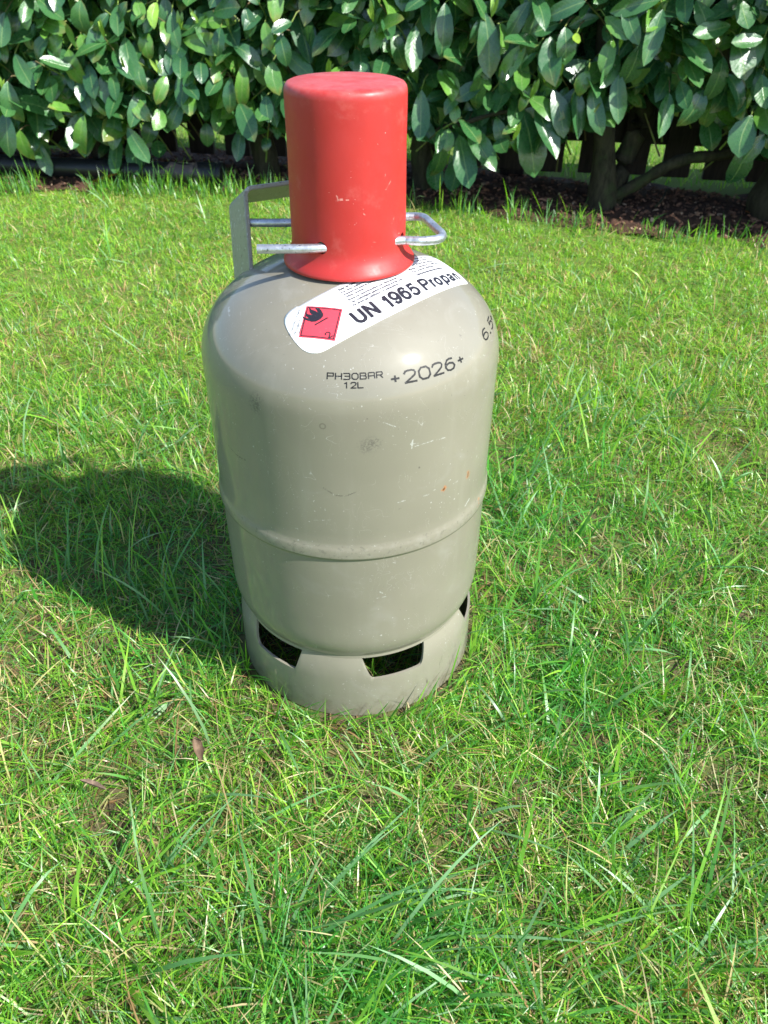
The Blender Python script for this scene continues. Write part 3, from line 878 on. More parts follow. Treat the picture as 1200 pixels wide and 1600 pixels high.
fine_txt = [
    ('\u2022 Extrem entz\u00fcndbares Gas.', -15.5, 16, 37.2, 39.3, .02), ('\u2022 Von Hitze, hei\u00dfen Oberfl\u00e4chen, Funken,', -16, 24, 34.0, 35.8, 0),
    ('Flammen und anderen Z\u00fcndquellen fernhalten.', -14, 27, 31.2, 33.0, 0), ('Nicht rauchen.', -14, 1, 28.4, 30.2, 0),
    ('\u2022 Brand von ausstr\u00f6mendem Gas: Nicht l\u00f6schen,', -17, 29.5, 25.2, 27.0, 0),
    ('bis Undichtigkeit gefahrlos beseitigt werden kann.', -14.5, 33, 22.3, 24.1, 0),
    ('\u2022 An einem gut bel\u00fcfteten Ort aufbewahren.', -17.6, 25.5, 19.4, 21.2, 0),
    ('Flaschen nur stehend und', 58, 98, 38.6, 40.4, 0), ('aufrecht verwenden.', 50, 80, 35.2, 37.0, 0),
    ('\u2022 Nur bei Brand mit Wasser k\u00fchlen.', 43.4, 97, 31.4, 33.4, 0), ('\u2022 Beim Transport Ventil schlie\u00dfen,', 43.2, 96, 27.8, 29.8, 0),
    ('\u2022 Vor Sonne sch\u00fctzen.', 43.4, 76, 24.6, 26.6, 0), ('Gebrauchsanweisung beachten.', 46, 84, 20.4, 22.6, .01)]
put_text('fine_print', [(s, a, b, c_, d, e+.035, 0, 0) for (s, a, b, c_, d, e) in fine_txt], m_grey, lab, maxlen=4)
put_text('side_print', [('\u00a9 Deutscher Verband', -61.0, -38.0, 24.2, 25.9, 0, 40, 0), ('Fl\u00fcssiggas e.V.', -58.6, -42.6, 22.6, 24.3, 0, 40, 0), ('www.dvfg.de', -56.4, -43.4, 21.2, 22.9, 0, 40, 0)],
         m_grey, lab, maxlen=4)

# hazard diamond
def flat_poly(name, polys, mat, parent, off, fn=sticker, maxlen=2.5):
    bm = bmesh.new()
    for poly in polys:
        vs = [bm.verts.new((x, y, 0)) for x, y in poly]
        bm.faces.new(vs)
    bmesh.ops.triangulate(bm, faces=bm.faces[:])
    cut_fine(bm, maxlen); warp(bm, fn, off)
    me = bpy.data.meshes.new(name); bm.to_mesh(me); bm.free()
    return link(name, me, mat, parent)
D = np.array([(-38.5, 39.3), (-23.4, 21.5), (-43.8, 2.3), (-58.8, 19.3)])
dc = D.mean(0)
flat_poly('hazard_diamond', [D.tolist()], m_red, lab, .00046)
def frame_quads(D, k0, k1):
    A = dc + (D-dc)*k0; B = dc + (D-dc)*k1; out = []
    for i in range(4):
        j = (i+1) % 4; out.append([A[i], A[j], B[j], B[i]])
    return out
flat_poly('diamond_border', frame_quads(D, .93, .87), m_black, lab, .00060)
FLAMES = [[(-45.2, 24.6), (-43.2, 23.0), (-39.6, 22.8), (-37.0, 23.8), (-35.4, 25.6), (-35.0, 27.6), (-37.6, 28.8), (-41.0, 28.6), (-44.4, 28.2), (-46.2, 27.0)],
      [(-46.2, 26.9), (-47.2, 30.0), (-46.0, 33.2), (-45.8, 30.6), (-44.4, 28.1)], [(-44.5, 28.0), (-44.6, 31.4), (-42.6, 35.4), (-42.7, 32.4), (-41.3, 30.0), (-40.9, 28.5)],
      [(-41.1, 28.5), (-41.0, 32.4), (-37.9, 37.6), (-38.4, 34.0), (-37.3, 31.4), (-37.5, 28.7)], [(-37.6, 28.7), (-36.5, 31.0), (-35.9, 34.2), (-34.3, 31.6), (-34.3, 29.2), (-35.0, 27.5)]]
flat_poly('flame_symbol', FLAMES + [[(-45.4, 21.6), (-35.4, 21.6), (-35.4, 20.4), (-45.4, 20.4)]], m_black, lab, .00056)
two = [(-45.4, 9.9), (-44.9, 10.8), (-43.8, 11.1), (-42.7, 10.7), (-42.3, 9.7), (-42.7, 8.8), (-45.4, 6.5), (-42.1, 6.5)]
tq = []
for a, b in zip(two[:-1], two[1:]):
    a = np.array(a); b = np.array(b); d = (b-a)/np.hypot(*(b-a)); nn = np.array([-d[1], d[0]])*.42; a = a-d*.2; b = b+d*.2
    tq.append([a-nn, b-nn, b+nn, a+nn])
flat_poly('class_number', tq, m_black, lab, .00062)
# tick marks beside the last word at the end of the sticker
flat_poly('tick_marks', [[(96.0+dx, a), (97.4+dx, a), (97.4+dx, b), (96.0+dx, b)] for dx, a, b in ((0, 15, 16.6), (.3, 11.6, 12.6), (.6, 8, 9.4), (.3, 18.2, 20.6))], m_black, lab, .0005)

# ink-jet numbers printed round the shoulder ----------------------------------
ST = {'P': [[(0, 0), (0, 1), (1, 1), (1, .5), (0, .5)]], 'H': [[(0, 0), (0, 1)], [(1, 0), (1, 1)], [(0, .5), (1, .5)]],
      '3': [[(0, 1), (.9, 1), (1, .85), (1, .15), (.9, 0), (0, 0)], [(.2, .52), (.95, .52)]], '0': [[(.25, 0), (.75, 0), (1, .25), (1, .75), (.75, 1), (.25, 1), (0, .75), (0, .25), (.25, 0)]],
      'B': [[(0, 0), (0, 1), (.85, 1), (.95, .75), (.85, .52), (0, .52)], [(.85, .52), (1, .3), (.9, 0), (0, 0)]],
      'A': [[(0, 0), (0, .9), (.12, 1), (.88, 1), (1, .9), (1, 0)], [(0, .45), (1, .45)]],
      'R': [[(0, 0), (0, 1), (.9, 1), (1, .75), (.9, .5), (0, .5)], [(.5, .5), (1, 0)]],
      '1': [[(.15, .8), (.5, 1), (.5, 0)]], '2': [[(0, .78), (.12, .95), (.35, 1), (.7, 1), (.92, .92), (1, .75), (.9, .55), (0, 0), (1, 0)]],
      'L': [[(0, 1), (0, 0), (1, 0)]], '+': [[(.5, .1), (.5, .85)], [(0, .48), (1, .48)]], '.': [[(.4, .02), (.6, .02)]],
      '6': [[(.9, .95), (.6, 1), (.3, .93), (.06, .65), (0, .35), (.15, .08), (.45, 0), (.8, .06), (1, .3), (.85, .55), (.5, .64), (.15, .55), (.02, .38)]],
      '5': [[(.95, 1), (.15, 1), (.08, .58), (.5, .66), (.88, .55), (1, .32), (.85, .08), (.45, 0), (.05, .08)]]}
def print_marks(name, text, th0, th1, s_base, h, lw, gap=.35, small=()):
    """strokes of an ink-jet face laid on the shell; th in degrees, s in mm"""
    bm = bmesh.new()
    nch = len(text); cw = (th1-th0)/(nch + gap*(nch-1))
    for i, ch in enumerate(text):
        t0 = th0 + i*cw*(1+gap)
        for path in ST[ch]:
            pts = []
            sc = .62 if i in small else 1.0
            for (x, y) in path:
                pts.append(np.array([t0 + cw*(.5+(x-.5)*sc), s_base - h*((y-.5)*sc+.5)]))
            rmm = np.interp(s_base, _s, _r)*1000*math.pi/180
            for a, b in zip(pts[:-1], pts[1:]):
                d = (b-a)*np.array([rmm, 1]); L = np.hypot(*d); d = d/L; nn = np.array([-d[1], d[0]])*lw/2
                k = max(1, int(L/1.2))
                e = d*lw*.3
                row = []
                for q in range(k+1):
                    m = a + (b-a)*q/k
                    ext = (-e if q == 0 else e if q == k else e*0)
                    wj = 1 + .12*math.sin(q*2.1+i*3+a[0])
                    row.append([on_dome(R(m[0] + (ext[0]+sg*nn[0]*wj)/rmm), m[1]+ext[1]+sg*nn[1]*wj, .00018) for sg in (-1, 1)])
                for q in range(k):
                    vs = [bm.verts.new(p_) for p_ in (row[q][0], row[q+1][0], row[q+1][1], row[q][1])]
                    bm.faces.new(vs)
    me = bpy.data.meshes.new(name); bm.to_mesh(me); bm.free()
    return link(name, me, m_ink, cyl)
print_marks('pressure_marking', 'PH30BAR', -98.6, -79.1, 120.7, 3.8, .72)
print_marks('volume_marking', '12L', -92.7, -86.2, 126.3, 3.6, .72)
print_marks('date_marking', '+2026+', -76.9, -44.2, 126.2, 7.6, 1.3, .32, small=(0, 5))
print_marks('weight_marking', '6.5+', -27.5, -6.0, 122.6, 7.2, 1.1, .02, small=(3,))

# ================================================================== RED CAP
def mat_cap():
    N = NT('red_plastic'); P = N.obj()
    col = N.mix(N.ramp(N.noise(P, 14, 4, .6), .35, .7), (.45, .030, .027), (.49, .037, .033))
    z = N.n('ShaderNodeSeparateXYZ'); N.put(z.inputs[0], P); zz = z.outputs[2]
    top_sheen = N.math('MULTIPLY', N.ramp(zz, .4835, .4895), N.ramp(N.noise(P, 70, 5, .7), .30, .72))  # sky reflection on the cap's top, painted in as a mottled paler red
    col = N.mix(N.math('MULTIPLY', top_sheen, .28), col, (.60, .26, .25))
    col = N.mix(N.math('MULTIPLY', N.ramp(N.noise(P, 45, 5, .72), .57, .75), .13), col, (.75, .30, .25))
    s1 = N.math('MULTIPLY', N.ramp(N.noise(P, 560, 2, .5), .755, .79), N.ramp(N.noise(N.vmath('ADD', P, (3, 3, 3)), 40, 2, .6), .45, .55))
    col = N.mix(s1, col, (.85, .66, .60))
    wob = N.math('MULTIPLY', N.math('SUBTRACT', N.noise(P, 900, 3, .7), .5), .0018)
    def onc(px, py):                       # point on the cap's front from a fraction across (-1..1) and a height
        return (.0402*px, -.0402*math.sqrt(max(0, 1-px*px)), py)
    marks = [(onc(.83, .4545), onc(.90, .4585), .00055), (onc(.60, .4405), onc(.63, .4455), .0005), (onc(-.10, .4290), onc(-.20, .4275), .0007),
             (onc(.0, .4283), onc(-.13, .4283), .0005), (onc(.62, .4325), onc(.72, .4380), .00035), (onc(.72, .4100), onc(.76, .4130), .0004),
             (onc(.25, .4195), onc(.30, .4170), .00035), (onc(-.18, .431), onc(-.16, .4278), .0005), (onc(.35, .4005), onc(.45, .400), .0004)]
    m = 0.0
    for A, B, w in marks: m = N.math('MAXIMUM', m, N.capsule(P, A, B, w, .5, wob))
    col = N.mix(N.math('MULTIPLY', m, N.math('MULTIPLY', N.ramp(N.noise(P, 300, 2, .5), .40, .60), .6)), col, (.80, .45, .38))
    rough = N.math('ADD', .42, N.math('MULTIPLY', N.ramp(N.noise(P, 60, 4, .7), .4, .7), .12))
    return N.done(N.bsdf(col, rough, 0, .42, N.bump(N.noise(P, 240, 3, .6), .05, .001), sss=.15))
capprof = [(0, .4908), (.012, .4908), (.024, .4906), (.0360, .4902), (.0378, .4895), (.0389, .4882), (.0395, .4865), (.0397, .4845), (.0398, .475), (.0397, .455), (.0401, .430), (.0404, .410),
           (.0404, .400), (.0404, .3940), (.0407, .3905), (.0415, .3875), (.0429, .3848), (.0446, .3824), (.0460, .3805), (.0470, .3788), (.0473, .3777), (.0470, .3768), (.0458, .3765),
           (.0448, .3790), (.0428, .3822), (.0408, .3855), (.0392, .3900), (.0386, .400), (.0384, .43), (.0378, .475), (.0366, .483), (.0330, .4875), (.02, .4892), (0, .4895)]
capm = lathe('protective_cap', capprof, 160)
bm = bmesh.new(); bm.from_mesh(capm); bmesh.ops.recalc_face_normals(bm, faces=bm.faces); bm.to_mesh(capm); bm.free()
cap = link('protective_cap', capm, mat_cap(), None, True)
tag(cap, 'tall red plastic valve cap sitting on top of the gas cylinder', 'cap')
# openings for the pin, cut through the wall
cutters = []
for (a, b, r, sq) in (((-.0120, -.0300, .3962), (-.0330, -.0480, .3962), .0036, 1.15), ((.034, -.0150, .3960), (.052, -.0230, .3960), .0036, 1.1),
                      ((-.034, .0372, .3905), (-.050, .0372, .3905), .0046, 1.2), ((.036, .0465, .3915), (.050, .0465, .3915), .0046, 1.2)):
    A = Vector(a); B = Vector(b)
    bmc = bmesh.new()
    bmesh.ops.create_cone(bmc, cap_ends=True, segments=28, radius1=r, radius2=r, depth=(B-A).length+.02)
    me = bpy.data.meshes.new('cut'); bmc.to_mesh(me); bmc.free()
    q = bpy.data.objects.new('cut', me); COL.objects.link(q)
    q.matrix_world = Matrix.Translation((A+B)/2) @ (B-A).to_track_quat('Z', 'Y').to_matrix().to_4x4() @ Matrix.Diagonal((1, sq, 1, 1))
    md = cap.modifiers.new('hole', 'BOOLEAN'); md.object = q; md.operation = 'DIFFERENCE'; md.solver = 'EXACT'
    cutters.append(q)
dg = bpy.context.evaluated_depsgraph_get(); dg.update()
nm = bpy.data.meshes.new_from_object(cap.evaluated_get(dg))
cap.modifiers.clear()
if len(nm.vertices) > 1000:
    cap.data = nm
    nm.name = 'protective_cap'
for q in cutters: bpy.data.objects.remove(q)
cap.data.shade_smooth(); cap.data.set_sharp_from_angle(angle=R(50))

# ================================================================== LOCKING PIN
def tube(name, pts, r, seg=16, caps=True, taper=None):
    v = []; f = []
    pts = [Vector(p_) for p_ in pts]
    ref = Vector((0, 0, 1))
    for i, p_ in enumerate(pts):
        t = (pts[min(i+1, len(pts)-1)] - pts[max(i-1, 0)]).normalized()
        rf = ref if abs(t.dot(ref)) < .95 else Vector((1, 0, 0))
        s = t.cross(rf).normalized(); w = s.cross(t)
        rr = r if taper is None else taper[i]
        for k in range(seg):
            a = 2*math.pi*k/seg
            v.append(p_ + s*rr*math.cos(a) + w*rr*math.sin(a))
    for i in range(len(pts)-1):
        for k in range(seg):
            l = (k+1) % seg
            f.append((i*seg+k, i*seg+l, (i+1)*seg+l, (i+1)*seg+k))
    if caps:
        f.append(tuple(range(seg-1, -1, -1))); f.append(tuple((len(pts)-1)*seg+k for k in range(seg)))
    return pymesh(name, v, f)
def smooth_path(ctrl, n=6):
    c = [Vector(p_) for p_ in ctrl]; out = []
    for i in range(len(c)-1):
        p0 = c[max(i-1, 0)]; p1 = c[i]; p2 = c[i+1]; p3 = c[min(i+2, len(c)-1)]
        for k in range(n):
            t = k/n
            out.append(.5*((2*p1) + (p2-p0)*t + (2*p0-5*p1+4*p2-p3)*t*t + (3*p1-p0-3*p2+p3)*t**3))
    out.append(c[-1]); return out
pinc = [(-.0768, .0385, .3905), (-.042, .0378, .3905), (.0, .0430, .3908), (.0443, .0470, .3915), (.0530, .0455, .392), (.0578, .0400, .3925), (.0613, .0245, .393), (.0645, .0080, .3938),
        (.0662, -.0030, .3945), (.0650, -.0120, .395), (.0599, -.0185, .3955), (.0506, -.0222, .396), (.042, -.0215, .396), (.0340, -.0215, .396), (.0, -.0300, .396), (-.0183, -.0352, .396), (-.034, -.0362, .396), (-.0616, -.0359, .396)]
NP = NT('galvanised_wire'); P = NP.obj()
c = NP.mix(NP.ramp(NP.noise(P, 150, 4, .65), .35, .7), (.50, .52, .55), (.74, .77, .80))
c = NP.mix(NP.math('MULTIPLY', NP.ramp(NP.noise(P, 420, 4, .7), .60, .66), .8), c, (.12, .12, .13))
m_zinc = NP.done(NP.bsdf(c, NP.math('ADD', .30, NP.math('MULTIPLY', NP.noise(P, 200, 3, .6), .2)), .85, .5, NP.bump(NP.noise(P, 260, 3, .6), .2, .001)))
pin = link('locking_pin', tube('locking_pin', smooth_path(pinc, 6), .00305, 18), m_zinc, None, True)
pin.data.set_sharp_from_angle(angle=R(50))
tag(pin, 'bent galvanised wire pin pushed through the base of the red cap', 'locking pin')

# ================================================================== FENCE, PIPE
NF = NT('fence_stain'); P = NF.obj()
mp = NF.n('ShaderNodeMapping'); mp.inputs['Scale'].default_value = (1, 1, .12); NF.put(mp.inputs['Vector'], P)
g = NF.noise(mp.outputs[0], 90, 5, .65, .5)
m_fence = NF.done(NF.bsdf(NF.mix(NF.ramp(g, .3, .75), (.016, .011, .009), (.042, .030, .024)), .7, 0, .3, NF.bump(g, .4, .002)))
fence = empty('picket_fence', (0.7, 1.685, 0))
tag(fence, 'dark stained wooden picket fence standing behind the laurel hedge', 'fence')
fd = Vector((.46, -.10, 0)).normalized(); fn_ = Vector((-fd.y, fd.x, 0))
F0 = Vector((.9735, 1.626, 0))
def boxy(name, sx, sy, sz, bev=.003, top=None):
    bm = bmesh.new(); bmesh.ops.create_cube(bm, size=1)
    for v_ in bm.verts: v_.co = (v_.co.x*sx, v_.co.y*sy, (v_.co.z+.5)*sz)
    bmesh.ops.bevel(bm, geom=[e for e in bm.edges], offset=bev, segments=1, affect='EDGES')
    if top:
        for v_ in bm.verts:
            if v_.co.z > sz-.006: v_.co.z -= abs(v_.co.x)*top
    me = bpy.data.meshes.new(name); bm.to_mesh(me); bm.free(); return me
pk_me = [boxy('picket', .074, .018, .62+.006*k, .002, .3) for k in range(3)]
for m_ in pk_me: m_.materials.append(m_fence)
frot = Matrix.Rotation(math.atan2(fd.y, fd.x), 4, 'Z')
for k in range(-25, 12):
    p_ = F0 + fd*(.037 + .1135*k + random.uniform(-.003, .003))
    o = bpy.data.objects.new('picket', pk_me[k % 3]); COL.objects.link(o)
    o.parent = fence
    o.matrix_world = Matrix.Translation((p_.x, p_.y, .015+random.uniform(-.004, .003))) @ frot @ Matrix.Rotation(random.uniform(-.012, .012), 4, 'Y')
    o.location = Vector((p_.x, p_.y, .015+random.uniform(-.004, .003))) - fence.location
    o.rotation_euler = (0, random.uniform(-.012, .012), math.atan2(fd.y, fd.x))
for z in (.092, .46):
    o = link('rail', boxy('rail', 4.3, .034, .085, .003), m_fence, fence)
    c_ = F0 + fd*(-.8) + fn_*.0275
    o.location = Vector((c_.x, c_.y, z)) - fence.location; o.rotation_euler = (0, 0, math.atan2(fd.y, fd.x))
for s_ in (-2.35, -.52, 1.28):
    o = link('fence_post', boxy('fence_post', .07, .07, .68, .004), m_fence, fence)
    c_ = F0 + fd*s_ + fn_*.082
    o.location = Vector((c_.x, c_.y, -.03)) - fence.location; o.rotation_euler = (0, 0, math.atan2(fd.y, fd.x))

NPP = NT('black_plastic'); P = NPP.obj()
cp = NPP.mix(NPP.math('MULTIPLY', NPP.ramp(NPP.noise(P, 40, 5, .7), .5, .7), .6), (.012, .013, .017), (.045, .042, .038))
m_pipe = NPP.done(NPP.bsdf(cp, .38, 0, .5))
pipe = empty('drain_pipe', (-.75, 1.70, .0))
tag(pipe, 'black plastic drain pipe lying on the soil under the left of the hedge', 'pipe')
pa, pb = Vector((-1.75, 1.905, .026)), Vector((-.335, 1.655, .022))
pd = (pb-pa).normalized()
def ringpath(a, b, prof_):
    """open tube between a and b with a radius profile [(t along in m, r)]"""
    d = (b-a).normalized(); return [a + d*t for t, _ in prof_], [r for _, r in prof_]
pp, rr_ = ringpath(pa, pb, [(0, .026), (.4, .026), (.8, .026), (1.2, .026), ((pb-pa).length-.06, .026)])
o = link('pipe', tube('pipe', [q - pipe.location for q in pp], .026, 28, True, rr_), m_pipe, pipe, True); o.data.set_sharp_from_angle(angle=R(50))
Lp = (pb-pa).length
pp, rr_ = ringpath(pa, pb, [(Lp-.075, .0275), (Lp-.072, .0295), (Lp-.06, .0305), (Lp-.012, .0305), (Lp-.010, .033), (Lp-.002, .033), (Lp, .031), (Lp, .0265), (Lp-.03, .026), (Lp-.031, .0001)])
o = link('pipe_socket', tube('pipe_socket', [q - pipe.location for q in pp], .03, 28, False, rr_), m_pipe, pipe, True); o.data.set_sharp_from_angle(angle=R(40))

# ================================================================== LAUREL HEDGE
def leaf_proto(fold, droop, wave, tipk, cols, seed, seg=6, wr=.40):
    """leaf of length 1 along +Y, upper face +Z; 48 triangles"""
    r_ = random.Random(seed); twist = r_.uniform(-.9, .9); bend = r_.uniform(-.045, .045)
    V = []; C_ = []; UV = []
    xs_ = (-1, -.52, 0, .52, 1)
    for k in range(seg+1):
        t = (0, .10, .28, .50, .72, .89, 1)[k]
        hw = wr/2*(.02, .42, .82, 1.0, .93, .55, .03)[k]
        ang = droop*t
        yy = math.sin(ang)/droop if abs(droop) > 1e-3 else t
        zz = -(1-math.cos(ang))/droop if abs(droop) > 1e-3 else 0
        for j, x_ in enumerate(xs_):
            X = x_*hw; Z = zz + abs(x_)*hw*fold*(1-.3*t) + wave*hw*math.sin(t*9+x_*2+seed)*abs(x_)
            tw_ = twist*(t-.3); V.append((X*math.cos(tw_) - Z*math.sin(tw_) + bend*math.sin(t*3.1), yy, X*math.sin(tw_) + Z*math.cos(tw_))); UV.append((x_, t))
            edge = abs(x_)
            c_ = np.array(cols[0])*(1-t) + np.array(cols[1])*t
            if cols[2] is not None and (t > .85 and r_.random() < .8 or (edge == 1 and r_.random() < .15)): c_ = c_*.4 + np.array(cols[2])*.6
            C_.append(c_)
    F = []
    for k in range(seg):
        for j in range(4):
            a_ = k*5+j; F.append((a_, a_+1, a_+6, a_+5))
    return np.array(V), F, np.array(C_), np.array(UV)

def mat_leaf():
    N = NT('laurel_leaf')
    a = N.n('ShaderNodeAttribute', attribute_name='tint')
    uv = N.n('ShaderNodeUVMap'); uv.uv_map = 'UVMap'
    s = N.n('ShaderNodeSeparateXYZ'); N.put(s.inputs[0], uv.outputs[0])
    ax = N.math('ABSOLUTE', N.math('SUBTRACT', s.outputs[0], .5))      # 0 at the midrib, .5 at the margin
    rib = N.ramp(ax, .035, .012)
    ribfade = N.math('MULTIPLY', rib, .75)
    # side veins curve forward from the midrib
    ph = N.math('SUBTRACT', N.math('MULTIPLY', s.outputs[1], 62.0), N.math('MULTIPLY', N.math('POWER', ax, .85), 62*.42))
    vein = N.math('SINE', ph)
    vline = N.ramp(vein, .86, 1.0)
    P = N.obj()
    ri = N.n('ShaderNodeObjectInfo').outputs['Random']
    off = N.vmath('ADD', P, (0, 0, 0))
    g = N.n('ShaderNodeNewGeometry')
    wn_ = N.noise(g.outputs['Position'], 55, 3, .6)
    base = N.mix(N.ramp(wn_, .3, .7), a.outputs['Color'], N.mix(.35, a.outputs['Color'], (.030, .090, .032)))
    col = N.mix(N.math('MULTIPLY', vline, .14), base, (.16, .28, .10))
    col = N.mix(ribfade, col, (.22, .34, .11))
    # underside: pale and dull
    col = N.mix(N.math('MULTIPLY', g.outputs['Backfacing'], .8), col, (.13, .22, .075))
    spots = N.ramp(N.noise(g.outputs['Position'], 230, 3, .6), .69, .73)
    col = N.mix(N.math('MULTIPLY', spots, .5), col, (.16, .11, .04))
    hgt = N.math('ADD', N.math('MULTIPLY', vein, .13), N.math('MULTIPLY', rib, -1.4))
    hgt = N.math('ADD', hgt, N.math('MULTIPLY', N.noise(g.outputs['Position'], 75, 2, .5), 2.2))
    nb = N.bump(hgt, .24, .0009)
    rough = N.math('ADD', N.ramp(N.noise(g.outputs['Position'], 90, 3, .6), .35, .7, .24, .38), N.math('MULTIPLY', g.outputs['Backfacing'], .3))
    sh = N.bsdf(col, rough, 0, .95, nb)
    t = N.n('ShaderNodeBsdfTranslucent')
    N.put(t.inputs['Color'], N.mix(.5, col, (.20, .46, .03)))
    x = N.n('ShaderNodeMixShader'); x.inputs[0].default_value = .14
    N.t.links.new(sh, x.inputs[1]); N.t.links.new(t.outputs[0], x.inputs[2])
    return N.done(x.outputs[0])
m_leaf = mat_leaf()
DARK = [(.036, .130, .042), (.046, .160, .044), (.028, .105, .044), (.066, .190, .048), (.040, .145, .038)]
LIGHT = [(.11, .28, .040), (.15, .34, .045), (.09, .24, .040)]
YOUNG = [(.27, .48, .055), (.36, .55, .06)]
protos = []
for k in range(20):
    if k < 12: c0 = DARK[k % 5]; c1 = DARK[(k+2) % 5]; d = None if k % 4 else (.22, .20, .05)
    elif k < 17: c0 = LIGHT[k % 3]; c1 = LIGHT[(k+1) % 3]; d = None if k % 2 else (.30, .24, .06)
    else: c0 = c1 = YOUNG[k % 2]; d = None
    rr = random.Random(k)
    P_ = leaf_proto(rr.uniform(.12, .42), rr.choice([.25, .45, .8, 1.15, -.25, .6]), rr.uniform(.02, .14), 0, (c0, c1, d), k, wr=rr.uniform(.38, .46) if k < 17 else .26)
    me = bpy.data.meshes.new('leaf')
    me.from_pydata([tuple(q) for q in P_[0]], [], P_[1])
    ca = me.color_attributes.new('tint', 'FLOAT_COLOR', 'POINT')
    cc = np.ones((len(P_[0]), 4), np.float32); cc[:, :3] = P_[2]; ca.data.foreach_set('color', cc.ravel())
    ul = me.uv_layers.new(name='UVMap')
    uvl = np.array([P_[3][vi] for f_ in P_[1] for vi in f_]); uvl[:, 0] = uvl[:, 0]*.5+.5
    ul.data.foreach_set('uv', uvl.astype(np.float32).ravel())
    me.materials.append(m_leaf); me.shade_smooth()
    protos.append((me, P_))

leaves = []        # dicts: matrix, proto, shrub
SHR_X = [-1.55, -1.05, -.70, -.20, .22, .63, 1.06, 1.52]
def shrub_of(x): return int(np.argmin([abs(x-s) for s in SHR_X]))
hx = Vector((math.cos(R(-14)), math.sin(R(-14)), 0)); hout = Vector((hx.y, -hx.x, 0))   # along the hedge, and out towards the lawn
def leaf_matrix(base, dirv, nrm, L, Wf=1.0):
    y = dirv.normalized(); z = (nrm - y*nrm.dot(y)).normalized(); x = y.cross(z)
    M_ = Matrix((x*L*Wf, y*L, z*L)).transposed().to_4x4(); M_.translation = base
    return M_
def pick(tone, r_):
    if tone == 1: return 12 + r_.randrange(5)
    if tone == 2: return 17 + r_.randrange(3)
    return r_.randrange(12)
rr = random.Random(11)
twigs = []         # (shrub, points, radius)
